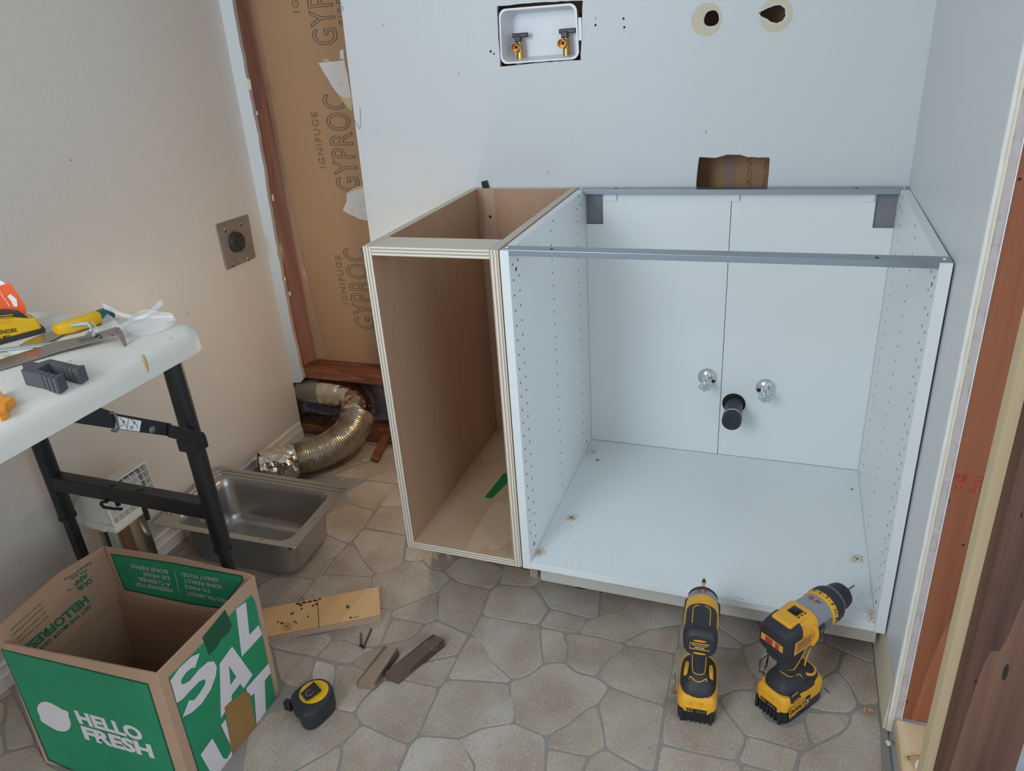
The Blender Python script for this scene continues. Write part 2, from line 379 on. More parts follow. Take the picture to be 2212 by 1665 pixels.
def stone_mat():
    Mt = bpy.data.materials.new('flagstone_vinyl'); Mt.use_nodes = True; nt = Mt.node_tree; N = nt.nodes; L = nt.links
    b = N['Principled BSDF']; b.inputs['Roughness'].default_value = .42; b.inputs['Specular IOR Level'].default_value = .45
    tc = N.new('ShaderNodeTexCoord'); oi = N.new('ShaderNodeObjectInfo')
    n1 = N.new('ShaderNodeTexNoise'); n1.inputs['Scale'].default_value = 9; n1.inputs['Detail'].default_value = 4
    ad = N.new('ShaderNodeVectorMath'); ad.operation = 'ADD'
    cmb = N.new('ShaderNodeCombineXYZ'); mu = N.new('ShaderNodeMath'); mu.operation = 'MULTIPLY'; mu.inputs[1].default_value = 40
    L.new(oi.outputs['Random'], mu.inputs[0]); L.new(mu.outputs[0], cmb.inputs[2])
    L.new(tc.outputs['Object'], ad.inputs[0]); L.new(cmb.outputs[0], ad.inputs[1]); L.new(ad.outputs[0], n1.inputs['Vector'])
    r = N.new('ShaderNodeValToRGB'); e = r.color_ramp.elements
    e[0].position = .3; e[0].color = srgb(158, 142, 126); e[1].position = .72; e[1].color = srgb(188, 178, 166)
    k = e.new(.5); k.color = srgb(174, 160, 144)
    L.new(n1.outputs['Fac'], r.inputs[0])
    hs = N.new('ShaderNodeHueSaturation'); mr = N.new('ShaderNodeMapRange'); mr.inputs[3].default_value = .93; mr.inputs[4].default_value = 1.07
    L.new(oi.outputs['Random'], mr.inputs[0]); L.new(mr.outputs[0], hs.inputs['Value']); L.new(r.outputs[0], hs.inputs['Color'])
    n2 = N.new('ShaderNodeTexNoise'); n2.inputs['Scale'].default_value = 300; n2.inputs['Detail'].default_value = 2; L.new(tc.outputs['Object'], n2.inputs['Vector'])
    mr2 = N.new('ShaderNodeMapRange'); mr2.inputs[1].default_value = .62; mr2.inputs[2].default_value = .74; L.new(n2.outputs['Fac'], mr2.inputs[0])
    mx = N.new('ShaderNodeMix'); mx.data_type = 'RGBA'; L.new(mr2.outputs[0], mx.inputs[0]); L.new(hs.outputs[0], mx.inputs[6]); mx.inputs[7].default_value = srgb(226, 220, 208)
    n4 = N.new('ShaderNodeMapRange'); n4.inputs[1].default_value = .36; n4.inputs[2].default_value = .28; L.new(n2.outputs['Fac'], n4.inputs[0])
    mx2 = N.new('ShaderNodeMix'); mx2.data_type = 'RGBA'; L.new(n4.outputs[0], mx2.inputs[0]); L.new(mx.outputs[2], mx2.inputs[6]); mx2.inputs[7].default_value = srgb(110, 94, 80)
    L.new(mx2.outputs[2], b.inputs['Base Color'])
    n3 = N.new('ShaderNodeTexNoise'); n3.inputs['Scale'].default_value = 150; n3.inputs['Detail'].default_value = 3
    mp = N.new('ShaderNodeMapping'); mp.inputs['Rotation'].default_value = (0, 0, .7); mp.inputs['Scale'].default_value = (1, .35, 1)
    L.new(tc.outputs['Object'], mp.inputs[0]); L.new(mp.outputs[0], n3.inputs['Vector'])
    bp = N.new('ShaderNodeBump'); bp.inputs['Strength'].default_value = .7; bp.inputs['Distance'].default_value = .0030
    L.new(n3.outputs['Fac'], bp.inputs['Height']); L.new(bp.outputs[0], b.inputs['Normal'])
    return Mt
M['stone'] = stone_mat()

# ================================================================== SETTING
YB = 0.606                                   # face of the back wall
# ---- floor: joint coloured sheet with every flagstone as its own piece
bm = BM(); box(bm, -1.06, 0.770, -3.0, 0.70, -0.02, -0.0012)
floor = struct('floor', bm, M['grout'])
bm = BM(); box(bm, 0.770, 2.6, -3.0, 0.70, -0.03, -0.008); struct('floor_subfloor', bm, M['concrete'])
bpy.data.objects['floor_subfloor'].name = 'floor.001'
SC = {'A': (580, 1180, 3.433), 'B': (1040, 1220, 3.741), 'C': (1500, 1300, 4.561), 'D': (460, 900, 4.27), 'E': (0, 1450, 7.745)}
STONES = [
('A', [785,210, 1005,115, 1140,110, 1200,170, 1290,185, 1350,235, 1265,325, 1080,410, 920,470, 820,455, 755,290, 770,240]),
('D', [1290,1160, 1380,1040, 1780,1095, 1765,1210, 1750,1350, 1600,1430, 1490,1445, 1380,1320, 1340,1230]),
('D', [1400,1020, 1550,830, 1900,835, 1900,1105, 1780,1090]),
('D', [1540,825, 1580,770, 1700,625, 1900,650, 1900,830]),
('D', [1230,700, 1410,590, 1700,625, 1580,770, 1490,865, 1230,790]),
('D', [1115,850, 1200,790, 1480,870, 1390,1010, 1260,1160, 1200,1150, 1060,1090, 960,1000]),
('D', [1060,1095, 1240,1170, 1110,1300, 900,1340, 800,1360, 860,1200]),
('D', [600,1460, 830,1350, 1110,1300, 1010,1440, 940,1505, 780,1475]),
('D', [1120,1300, 1260,1175, 1330,1230, 1380,1330, 1490,1460, 1400,1470, 1030,1450]),
('D', [1010,1460, 1400,1475, 1470,1480, 1450,1560, 1440,1700, 900,1800, 820,1660, 940,1510]),
('D', [420,1560, 590,1465, 780,1480, 930,1510, 800,1665, 600,1900, 380,1700]),
('D', [150,1400, 400,1300, 700,1370, 590,1450, 420,1540, 300,1500]),
('D', [-340,1270, -200,1160, 250,1290, 390,1295, 140,1395, -100,1380]),
('D', [1780,1200, 1960,1220, 2100,1260, 1910,1330, 1770,1330]),
('D', [1400,580, 1460,540, 1700,490, 1900,450, 1900,640, 1690,615]),
('D', [1100,540, 1270,470, 1500,390, 1700,330, 1900,440, 1690,485, 1440,545, 1400,580, 1200,560]),
('D', [850,170, 1100,165, 900,330, 640,330]), ('D', [630,340, 880,340, 1270,460, 1100,530, 700,560, 480,500]),
('D', [1290,200, 1660,240, 1700,320, 1480,390, 1270,460, 1000,340]),
('A', [1140,100, 1300,40, 1400,90, 1290,175, 1200,160]),
('A', [1420,80, 1600,100, 1760,170, 1660,310, 1420,265, 1360,225, 1300,180]),
('A', [1350,245, 1420,275, 1645,325, 1560,515, 1495,645, 1250,540, 1265,400, 1265,335]),
('A', [1255,340, 1255,540, 1150,570, 1090,555, 910,525, 925,475, 1080,415]),
('A', [830,460, 915,480, 900,540, 820,740, 680,740, 560,690, 465,680, 455,630, 700,560]),
('A', [915,540, 1090,565, 1150,580, 1100,640, 1040,685, 870,725, 830,735]),
('A', [860,740, 1040,695, 1110,645, 1160,585, 1250,550, 1480,660, 1395,800, 1170,845, 1000,900, 850,960, 700,910, 620,870, 700,805]),
('A', [1175,860, 1400,810, 1320,975, 1262,1040, 1010,985, 900,950, 1010,905]),
('A', [0,700, 450,640, 465,690, 350,815, 200,790, 20,750]),
('A', [470,700, 560,695, 680,745, 800,755, 690,800, 610,865, 480,850, 360,820]),
('A', [30,765, 200,800, 340,830, 310,960, 200,1050, 90,1000]),
('A', [350,840, 490,880, 490,960, 470,1060, 330,1000, 320,950]),
('A', [500,885, 620,880, 700,915, 850,970, 680,1145, 630,1230, 490,1200, 480,1050]),
('A', [0,1230, 330,1190, 490,1210, 630,1240, 685,1310, 610,1395, 530,1460, 400,1540, 180,1665, -200,1700, -150,1400]),
('A', [190,1675, 420,1545, 530,1475, 535,1530, 505,1665, 400,1800, 100,1800]),
('A', [690,1320, 850,1395, 1035,1475, 950,1665, 850,1900, 480,1900, 525,1665, 550,1530, 545,1480, 620,1400]),
('A', [640,1245, 690,1150, 850,1000, 1000,990, 1260,1050, 1110,1390, 1035,1460, 850,1380, 690,1305]),
('A', [1275,1045, 1330,990, 1470,995, 1785,1020, 1785,1080, 1825,1210, 1815,1305, 1560,1345, 1425,1415, 1120,1395]),
('A', [1120,1405, 1425,1430, 1465,1510, 1520,1620, 1540,1900, 900,1900, 970,1665, 1050,1475]),
('B', [-80,560, 0,410, 140,435, 440,490, 470,500, 490,770, 500,790, 400,880, 255,925, 75,770, 10,640]),
('A', [1500,665, 1560,690, 1620,770, 1660,860, 1800,985, 1785,1005, 1470,985, 1330,980, 1410,805]),
('B', [150,165, 400,175, 480,250, 540,355, 455,480, 140,430, 5,400, 80,200]),
('B', [150,150, 190,0, 480,60, 495,120, 405,170]),
('B', [420,170, 500,125, 700,140, 965,190, 945,410, 880,430, 740,390, 550,345, 490,250]),
('B', [975,195, 1235,240, 1235,270, 1130,355, 960,405]),
('B', [1245,250, 1640,310, 1640,470, 1340,520, 1130,625, 1000,590, 790,545, 860,450, 950,415, 1140,360]),
('B', [560,360, 740,400, 860,440, 780,545, 620,525, 470,490]),
('B', [480,510, 670,545, 665,600, 700,660, 680,770, 600,780, 505,785, 490,700]),
('B', [690,555, 790,560, 1000,600, 1155,640, 1150,670, 1000,780, 925,895, 780,860, 700,800, 690,770, 710,660, 680,600]),
('B', [250,935, 400,890, 510,800, 670,790, 710,830, 780,880, 930,910, 1030,990, 940,1120, 850,1160, 700,1280, 520,1380, 270,1270, 235,1100, 230,960]),
('B', [1165,660, 1350,680, 1560,720, 1540,850, 1480,1125, 1250,1060, 1050,980, 940,900, 1010,785]),
('B', [1150,630, 1340,530, 1610,480, 1600,600, 1570,710, 1350,670]),
('B', [-200,1420, 0,1325, 255,1280, 510,1385, 515,1480, 495,1900, -40,1900, -50,1600, -120,1500]),
('B', [535,1390, 720,1280, 860,1165, 930,1140, 965,1260, 1000,1470, 870,1540, 700,1510, 530,1470]),
('B', [1045,995, 1250,1070, 1475,1140, 1455,1300, 1430,1440, 1390,1665, 1300,1640, 1150,1560, 1010,1480, 980,1260, 945,1130]),
('B', [535,1490, 700,1520, 865,1550, 800,1665, 700,1900, 510,1900]),
('B', [880,1545, 1000,1490, 1150,1575, 1300,1665, 1350,1900, 720,1900, 830,1665]),
('C', [-270,930, -180,450, 200,455, 470,475, 495,560, 560,690, 620,780, 580,850, 400,855, 240,925]),
('C', [200,430, -150,430, -130,60, 200,100, 200,240, 300,290, 480,430, 460,455]),
('C', [210,100, 620,180, 660,300, 620,385, 490,420, 300,280, 210,230]),
('C', [490,440, 640,390, 1100,400, 1290,410, 1450,480, 1400,650, 1210,770, 1000,800, 700,780, 560,680, 500,550]),
('C', [680,200, 1300,300, 1280,400, 1120,385, 650,380, 680,300]),
('C', [1300,310, 1755,390, 1775,590, 1700,580, 1500,490, 1300,410]),
('C', [1490,500, 1700,590, 1775,600, 1815,1000, 1640,1010, 1530,800, 1420,680, 1450,600]),
('C', [1210,790, 1380,690, 1430,700, 1530,820, 1610,1010, 1520,1090, 1300,1070, 1100,1020, 1150,850]),
('C', [240,960, 400,870, 600,880, 700,1150, 900,1240, 1080,1170, 1100,1300, 1140,1410, 1050,1460, 700,1350, 500,1310, 400,1180, 300,1050]),
('C', [-280,1000, 200,980, 290,1060, 390,1190, 500,1310, 480,1400, 400,1550, 0,1470, -320,1390]),
('C', [-330,1410, 0,1490, 420,1570, 460,1665, 480,1900, -400,1900]),
('C', [520,1320, 700,1370, 1030,1470, 1000,1560, 960,1700, 600,1620, 430,1560, 500,1420]),
('C', [1100,1090, 1300,1090, 1520,1110, 1530,1180, 1450,1270, 1180,1400, 1130,1300, 1090,1150]),
('C', [1650,1030, 1800,1010, 1835,1250, 1850,1600, 1850,1900, 980,1900, 1050,1500, 1200,1420, 1460,1290, 1550,1180, 1540,1110]),
('C', [470,1590, 620,1640, 980,1720, 950,1900, 490,1900]),
('E', [130,420, 250,420, 600,1200, 130,1320, 90,1000, 130,700]),
('E', [0,350, 140,240, 200,330, 60,440, -50,500]),
('E', [-20,1440, 130,1360, 620,1240, 780,1560, 1000,1665, 1000,1900, -200,1900]),
('E', [-200,500, 60,520, 90,650, 20,950, -200,950]),
('E', [-200,1000, 20,1010, 80,1330, -20,1420, -200,1450]),
]
def clip_poly(P, a, b, c):          # keep a*x + b*y <= c
    out = []
    for i in range(len(P)):
        p, q = P[i], P[(i+1) % len(P)]; dp = a*p[0]+b*p[1]-c; dq = a*q[0]+b*q[1]-c
        if dp <= 0: out.append(p)
        if (dp < 0 < dq) or (dq < 0 < dp):
            t = dp / (dp - dq); out.append((p[0]+(q[0]-p[0])*t, p[1]+(q[1]-p[1])*t))
    return out
def inset(P, d):
    A = sum(P[i][0]*P[(i+1) % len(P)][1]-P[(i+1) % len(P)][0]*P[i][1] for i in range(len(P)))
    if A < 0: P = P[::-1]
    n = len(P); out = []
    for i in range(n):
        a, b, c = Vector(P[i-1]), Vector(P[i]), Vector(P[(i+1) % n])
        u = (b-a).normalized(); v = (c-b).normalized()
        n1 = Vector((-u.y, u.x)); n2 = Vector((-v.y, v.x)); nn = (n1+n2)
        if nn.length < .3: nn = n1
        nn.normalize(); k = d / max(.6, nn.dot(n1)); out.append(b + nn * k)
    return out
def chaikin(P):
    out = []
    for i in range(len(P)):
        a, b = Vector(P[i]), Vector(P[(i+1) % len(P)]); L = (b-a).length; t = min(.25, .006 / max(L, .001))
        out += [a.lerp(b, t), a.lerp(b, 1-t)]
    return out
def stone(P, z=0.0):
    P = clip_poly(P, 1, 0, 0.764); P = clip_poly(P, -1, 0, 1.036) if P else P
    P = clip_poly(P, 0, 1, 0.60) if P else P
    if len(P) < 3: return
    Q = []
    for i in range(len(P)):
        if (Vector(P[i])-Vector(P[i-1])).length > .003: Q.append(P[i])
    if len(Q) < 3: return
    Q = chaikin(inset(Q, .0004)); I = inset([tuple(q) for q in Q], .0012)
    if sum(Q[i].x*Q[(i+1) % len(Q)].y-Q[(i+1) % len(Q)].x*Q[i].y for i in range(len(Q))) < 0: Q = Q[::-1]
    cx = sum(q.x for q in Q)/len(Q); cy = sum(q.y for q in Q)/len(Q)
    bm = BM()
    lo = [bm.verts.new((q.x, q.y, -.0012)) for q in Q]; mid = [bm.verts.new((q.x, q.y, z-.0005)) for q in Q]; hi = [bm.verts.new((q.x, q.y, z)) for q in I]
    n = len(Q)
    for a, b2 in ((lo, mid), (mid, hi)):
        for i in range(n): bm.faces.new((a[i], a[(i+1) % n], b2[(i+1) % n], b2[i]))
    bm.faces.new(hi)
    o = obj('stone', bm, M['stone'], floor, loc=(cx, cy, 0))
nst = 0
for key, pts in STONES:
    ox, oy, s = SC[key]
    P = [at(ox + pts[i]/s, oy + pts[i+1]/s, 2, 0) for i in range(0, len(pts), 2)]
    stone([(p.x, p.y) for p in P], random.uniform(-.0001, .0002)); nst += 1
# the pattern goes on towards the viewer, out of the frame
seeds = [(random.uniform(-1.04, .77), random.uniform(-2.9, -.70)) for _ in range(70)]
for i, s0 in enumerate(seeds):
    P = [(-1.04, -3.0), (.77, -3.0), (.77, -.765), (-1.04, -.765)]
    for j, s1 in enumerate(seeds):
        if i == j: continue
        a = s1[0]-s0[0]; b2 = s1[1]-s0[1]; c = (s1[0]**2+s1[1]**2-s0[0]**2-s0[1]**2)/2
        P = clip_poly(P, a, b2, c)
        if len(P) < 3: break
    if len(P) >= 3: stone(P)

# ---- back wall with everything cut out of it
def cutter(pts3, y0=.56, y1=.66):
    bm = BM(); P = [(p[0], y0, p[2]) for p in pts3]; prism(bm, P, (0, y1-y0, 0)); bmesh.ops.recalc_face_normals(bm, faces=bm.faces)
    me = bpy.data.meshes.new('c'); bm.to_mesh(me); bm.free(); o = bpy.data.objects.new('c', me); COL.objects.link(o); return o
bm = BM(); box(bm, -1.052, 0.764, YB, YB+.0135, 0, 2.3, {'-y': 0})
wall = struct('wall_back', bm, [M['wall_cool'], M['gypsum']])
op = [(-.972, 0, 2.5), (-.977, 0, 1.5), (-.983, 0, 1.28), (-.984, 0, .99), (-.996, 0, .77), (-1.002, 0, .41), (-.996, 0, .232)]
op = jag(op, .02, .003, 3, False)
op += jag([(-.998, 0, .228), (-1.012, 0, .214), (-1.07, 0, .205)], .008, .003, 5, False) + [Vector(p) for p in ((-1.08, 0, -.1), (-.60, 0, -.1), (-.655, 0, .3), (-.6535, 0, .62), (-.652, 0, .72), (-.645, 0, 1.076), (-.636, 0, 1.366), (-.612, 0, 2.5))]
c1 = cutter(op)
ob = [at(u, v, 1, YB) for u, v in ((1074, 14), (1130, 8), (1190, 4), (1259, 1), (1257, 60), (1254, 130), (1200, 133), (1140, 138), (1081, 144), (1077, 80))]
c2 = cutter(jag(ob, .012, .0016, 9))
rh = [at(u, v, 1, YB) for u, v in ((1511, 339), (1545, 341), (1572, 334), (1600, 334), (1615, 339), (1663, 340), (1661, 370), (1658, 405), (1652, 470), (1500, 470), (1503, 405), (1506, 370))]
c3 = cutter(jag(rh, .012, .0014, 12))
h1 = [Vector((.316+math.cos(t*PI/9)*.0165, 0, 1.252+math.sin(t*PI/9)*.0165)) for t in range(18)]
h2 = [at(u, v, 1, YB) for u, v in ((1638, 27), (1648, 24), (1660, 17), (1672, 12), (1686, 11), (1696, 20), (1697, 34), (1690, 44), (1678, 49), (1664, 47), (1655, 40), (1642, 33))]
c4 = cutter(jag(h1, .004, .0022, 20)); c5 = cutter(jag(h2, .005, .0018, 24))
boolean(wall, [c1, c2, c3, c4, c5])
for p in wall.data.polygons:
    if abs(p.normal.y) < .7: p.material_index = 1
# red brown paper line on the cut side of the opening, rings round the pipe holes, pencil marks (parts of the wall)
def disc(bm, c, r, th, n=40, inner=0, ax=1):
    ring = [(c[0]+math.cos(2*PI*i/n)*r*(1+.012*math.sin(5*2*PI*i/n)), c[1], c[2]+math.sin(2*PI*i/n)*r) for i in range(n)]
    if inner:
        inn = [(c[0]+math.cos(2*PI*i/n)*inner, c[1], c[2]+math.sin(2*PI*i/n)*inner) for i in range(n)]
        A = [bm.verts.new(p) for p in ring]; Bv = [bm.verts.new((p[0], p[1]-th, p[2])) for p in ring]
        Cv = [bm.verts.new((p[0], p[1]-th, p[2])) for p in inn]; Dv = [bm.verts.new(p) for p in inn]
        for X, Y in ((A, Bv), (Bv, Cv), (Cv, Dv)):
            for i in range(n): bm.faces.new((X[i], X[(i+1) % n], Y[(i+1) % n], Y[i]))
    else: prism(bm, ring, (0, -th, 0))
    return bm
for (cx, cz, r, hx, hr) in ((.305, 1.2507, .034, .316, .0185), (.4528, 1.249, .0345, .451, .0)):
    bm = BM()
    n = 48
    if hr:
        outer = [Vector((cx+math.cos(2*PI*i/n)*r, YB, cz+math.sin(2*PI*i/n)*r)) for i in range(n)]
        inn = [Vector((hx+math.cos(2*PI*i/n)*(hr+.003*noise.noise(Vector((i*.7, 2, 0)))), YB, 1.252+math.sin(2*PI*i/n)*(hr+.003*noise.noise(Vector((i*.7, 2, 0)))))) for i in range(n)]
    else:
        hh = [at(u, v, 1, YB) for u, v in ((1640, 31), (1645, 22), (1660, 14), (1674, 8), (1690, 8), (1700, 19), (1701, 36), (1692, 47), (1678, 53), (1663, 51), (1653, 44), (1645, 38))]
        outer, inn = [], []
        cc = Vector((hx, YB, cz))
        for i in range(n):
            a = 2*PI*i/n; outer.append(Vector((cx+math.cos(a)*r, YB, cz+math.sin(a)*r)))
            d = Vector((math.cos(a), 0, math.sin(a))); best = .018
            for k in range(len(hh)):
                p, q = hh[k]-cc, hh[(k+1) % len(hh)]-cc; e = q-p; den = d.x*e.z-d.z*e.x
                if abs(den) > 1e-9:
                    t = (p.x*e.z-p.z*e.x)/den; s = (p.x*d.z-p.z*d.x)/den
                    if t > 0 and 0 <= s <= 1: best = t
            inn.append(cc+d*min(best, (outer[i]-cc).length*.97))
    O0 = [bm.verts.new(p) for p in outer]; O1 = [bm.verts.new(p-Vector((0, .0006, 0))) for p in outer]; I1 = [bm.verts.new(p-Vector((0, .0008, 0))) for p in inn]; I0 = [bm.verts.new(p+Vector((0, .004, 0))) for p in inn]
    for X, Y in ((O0, O1), (O1, I1), (I1, I0)):
        for i in range(n): bm.faces.new((X[i], X[(i+1) % n], Y[(i+1) % n], Y[i]))
    obj('bare_plaster_ring', bm, M['paper_edge'], wall, label='bare beige plaster ring round a broken pipe hole')
def anchor(x, z, r, plug=True):
    bm = BM(); lathe(bm, [(0, r*1.5), (.0012, r*1.5), (.0012, r), (.0002, r*.9)], (x, YB, z), (0, -1, 0), 16)
    a = obj('screw_anchor', bm, M['hood_plastic'] if plug else M['hole_brown'], wall, smooth=False)
    bm = BM(); lathe(bm, [(0, r), (.0013, r)], (x, YB-.0002, z), (0, -1, 0), 12); obj('hole', bm, M['dark'], a)
for x, z, r in ((.049, 1.2575, .0026), (.116, 1.2665, .0026), (.118, 1.248, .0026), (-.222, 1.2165, .0030), (-.2135, 1.2105, .0022)): anchor(x, z, r)
for u, v in ((992, 160), (1183, 373), (1525, 285), (827, 54), (1287, 39)):
    p = at(u, v, 1, YB); bm = BM(); box(bm, p.x-.0006, p.x+.0006, YB-.0003, YB, p.z-.003, p.z+.003); obj('scuff', bm, M['hole_brown'], wall)
def stroke(pts, w=.0007, m_='pen', ax=1, val=YB, par=None, name='pen_mark', off=(0, -.0003, 0)):
    P = [at(u, v, ax, val)+Vector(off) for u, v in pts]; bm = BM(); tube(bm, smooth_path(P, 4), w, 6); return obj(name, bm, M[m_], par)
stroke([(778, 234), (779, 258), (777, 278), (771, 268), (765, 257)], par=wall)
stroke([(733, 3), (733, 12), (740, 14), (741, 24)], par=wall); stroke([(731, -3), (735, 4), (738, 8)], par=wall)

bm = BM(); box(bm, -1.12, 2.6, -3.0, .75, 2.3, 2.34); struct('ceiling', bm, M['wall_cool'])
# ---- left wall, slightly out of plumb as measured
def slab(bm, q, vec): return prism(bm, q, vec)
bm = BM(); q = [(-1.047, -3.0, 0), (-1.047, YB+.001, 0), (-1.0105, YB+.001, 2.3), (-1.0105, -3.0, 2.3)]
slab(bm, q, (-.06, 0, 0)); wl = struct('wall_left', bm, M['wall_warm'])
for u, v in ((149, 346), (575, 825), (593, 800), (407, 676), (180, 1345), (50, 1215)):
    p = at(u, v, 0, -1.036); x = -1.047+.0365*p.z/2.3*1.0
    bm = BM(); lathe(bm, [(0, .0016), (.0006, .0012)], (x, p.y, p.z), (1, 0, 0), 8); obj('speck', bm, M['hole_brown'], wl)
bm = BM(); prof = [(0, 0), (.012, 0), (.012, .034), (.0085, .038), (.0085, .041), (.0055, .050), (.0085, .053), (.0085, .058), (.004, .062), (0, .0625)]
prism(bm, [(-1.0465+a, -3.0, z) for a, z in prof], (0, 3.596, 0)); bl = struct('baseboard_left', bm, M['trim'], smooth=False)
# ---- right wall (plasterboard ends in a rough cut), leans a little
bm = BM()
zs = [i*.02 for i in range(116)]
cut = lambda z: -.128 + .003*noise.noise(Vector((z*40, 0, 0))) + .0035*noise.noise(Vector((z*9, 4, 0)))
L = [Vector((.7625+.004*0, YB, z)) for z in zs]; Rr = [Vector((.7665, cut(z), z)) for z in zs]
def wall_strip(bm, L, Rr, d0, d1, mi, extra=0):
    rows = []
    for l, r in zip(L, Rr):
        rows.append([bm.verts.new(l+Vector((d0, 0, 0))), bm.verts.new(r+Vector((d0, extra, 0))), bm.verts.new(r+Vector((d1, extra, 0))), bm.verts.new(l+Vector((d1, 0, 0)))])
    for a, b2 in zip(rows[:-1], rows[1:]):
        for k in range(4):
            f = bm.faces.new((a[k], a[(k+1) % 4], b2[(k+1) % 4], b2[k])); f.material_index = mi
wall_strip(bm, L, Rr, 0, .0007, 0)
wr = struct('wall_right', bm, [M['wall_cool']])
bm = BM(); R2 = [Vector((r.x, -.128-.0045+.0015*noise.noise(Vector((r.z*60, 8, 0))), r.z)) for r in Rr]; wall_strip(bm, L, R2, .0008, .0068, 0); obj('skim_coat', bm, M['trim'], wr, label='white skim coat layer with chipped edge')
bm = BM(); R3 = [Vector((r.x, -.134+.0012*noise.noise(Vector((r.z*90, 3, 0))), r.z)) for r in Rr]; wall_strip(bm, L, R3, .0068, .0102, 0); obj('paper_layer', bm, M['paper_edge'], wr, label='cream paper layer')
bm = BM(); R4 = [Vector((r.x, -.1325+.004*noise.noise(Vector((r.z*55, 13, 0))), r.z)) for r in Rr]; wall_strip(bm, L, R4, .0102, .0215, 0); obj('gypsum_core', bm, M['gypsum'], wr, label='crumbly grey gypsum core')
bm = BM(); R5 = [Vector((r.x, -.133, r.z)) for r in Rr]; wall_strip(bm, L, R5, .0215, .0232, 0); obj('backing_paper', bm, M['white_ink'], wr)
bm = BM(); prism(bm, [(.7615, -.13, 0.001), (.7665, -.13, .001), (.7665, -.13, .12), (.7660, -.13, .122)], (0, .50, 0)); obj('yellowed_edge', bm, M['paper_edge'], wr, label='yellowed strip where a baseboard was removed')

# ---- behind the opening
bm = BM(); box(bm, -1.12, .9, .708, .722, .258, 2.3); gb = struct('wall_rear_board', bm, M['board_paper']); gb.name = 'wall_back.001'
def board_word(s, px, fl=1, out=.0011, sz=None):    # px: lower-left, lower-right(end of word), upper-left on the plane y=.7075
    O, E, U = (at(u, v, 1, .7075) for u, v in px)
    bm = text_on(s, O, E-O, U-O, outline=.014, thick=.0004, spacing=1.06); return obj('printed_word', bm, M['print_green'], gb)
# letters run upwards: baseline to the right, tops to the left
for (s, bot, top, xl, xr) in (('GYPROC', .388, .664, -.822, -.735), ('GYPROC', .846, 1.130, -.806, -.722), ('GYPROC', 1.262, 1.54, -.806, -.722)):
    O = Vector((xr, .7075, bot)); bm = text_on(s, O, (0, 0, top-bot), (xl-xr, 0, 0), outline=.012, thick=.0005, spacing=1.1); obj('printed_word', bm, M['print_green'], gb)
for (s, bot, top, xl, xr) in (('IGNIFUGE', .472, .640, -.856, -.834), ('IGNIFUGE', .918, 1.082, -.856, -.832), ('IGNIFUGE', 1.352, 1.52, -.856, -.834),
                              ('FIRE PROTECT', .900, 1.165, -.704, -.684), ('FIRE PROTECT', 1.310, 1.56, -.712, -.690)):
    O = Vector((xr, .7075, bot)); bm = text_on(s, O, (0, 0, top-bot), (xl-xr, 0, 0), outline=.016, thick=.0004, spacing=1.25); obj('printed_word', bm, M['print_green'], gb)
# small red brown marks seen in the wall holes
bm = BM(); box(bm, .352, .380, .7072, .7080, .74, .98); obj('grey_tape', bm, M['plaster'] if False else M['tape_grey'], gb)
O = Vector((.420, .7075, .79)); bm = text_on('BOARDWISE', O, (0, 0, .19), (-.012, 0, 0), outline=.012, thick=.0004); obj('printed_word', bm, M['print_green'], gb)
O = Vector((.470, .7075, .78)); bm = text_on('GYPROC', O, (0, 0, .24), (-.022, 0, 0), outline=.010, thick=.0004); obj('printed_word', bm, M['print_green'], gb)
for poly, nm, lb, mt, sh in (
    ([825,540, 930,528, 1050,515, 1075,640, 1110,835, 1060,838, 1000,812, 940,740, 905,665, 860,600], 'plaster_patch', 'white torn plaster skin', 'plaster', (480, 0, 3.965)),
    ([1000,812, 1060,838, 1112,835, 1118,955, 1060,905, 1030,860], 'torn_paper', 'tan torn paper below plaster', 'torn_tan', (480, 0, 3.965)),
    ([858,525, 875,508, 905,508, 930,525], 'torn_paper', None, 'torn_tan', (480, 0, 3.965)),
    ([1008,440, 1040,415, 1050,510, 1012,505], 'plaster_patch', None, 'plaster', (480, 0, 3.965)),
    ([935,60, 1000,40, 1060,18, 1085,160, 1097,268, 1040,255, 960,220, 905,188, 935,120], 'plaster_patch', None, 'plaster', (480, 400, 3.469)),
    ([935,60, 990,18, 1055,0, 1062,15, 1000,40], 'torn_paper', None, 'torn_tan', (480, 400, 3.469))):
    ox, oy, s = sh; P = jag([at(ox+poly[i]/s, oy+poly[i+1]/s, 1, .7075) for i in range(0, len(poly), 2)], .008, .0015, 2)
    bm = BM(); prism(bm, [(p.x, .7079, p.z) for p in P], (0, -.002, 0)); obj(nm, bm, M[mt], gb, label=lb)

def thing1(name, bm, mt, label, cat, group=None, **k):
    o = obj(name, bm, mt, None, **k); return tag(o, label, cat, group)
bm = BM(); box(bm, -1.045, -1.004, .6205, .7075, .262, 2.3)
ws = thing1('wall_stud', bm, M['old_wood'], 'red-brown old stud at the left edge of the opened wall', 'stud', loc=(-1.0, .66, 0))
bm = BM(); box(bm, -1.045, .70, .6205, .7075, .2245, .2612)
thing1('wall_blocking', bm, M['old_wood_x'], 'horizontal red-brown block above the silver duct in the opened wall', 'lumber', bevel=.004)
bm = BM(); box(bm, -1.10, .76, .622, .711, .0, .036)
thing1('bottom_plate', bm, M['old_wood_x'], 'worn red-brown bottom plate on the floor behind the silver duct', 'lumber', bevel=.004)
bm = BM()   # dusty debris and film at the back of the cavity
n = 46; rows = []
for i in range(14):
    rows.append([bm.verts.new((-1.15+.035*j, .7245+.0085*noise.noise(Vector((i*.7, j*.35, 1))), .034+i*.018)) for j in range(n)])
for a, b2 in zip(rows[:-1], rows[1:]):
    for j in range(n-1): bm.faces.new((a[j], a[j+1], b2[j+1], b2[j]))
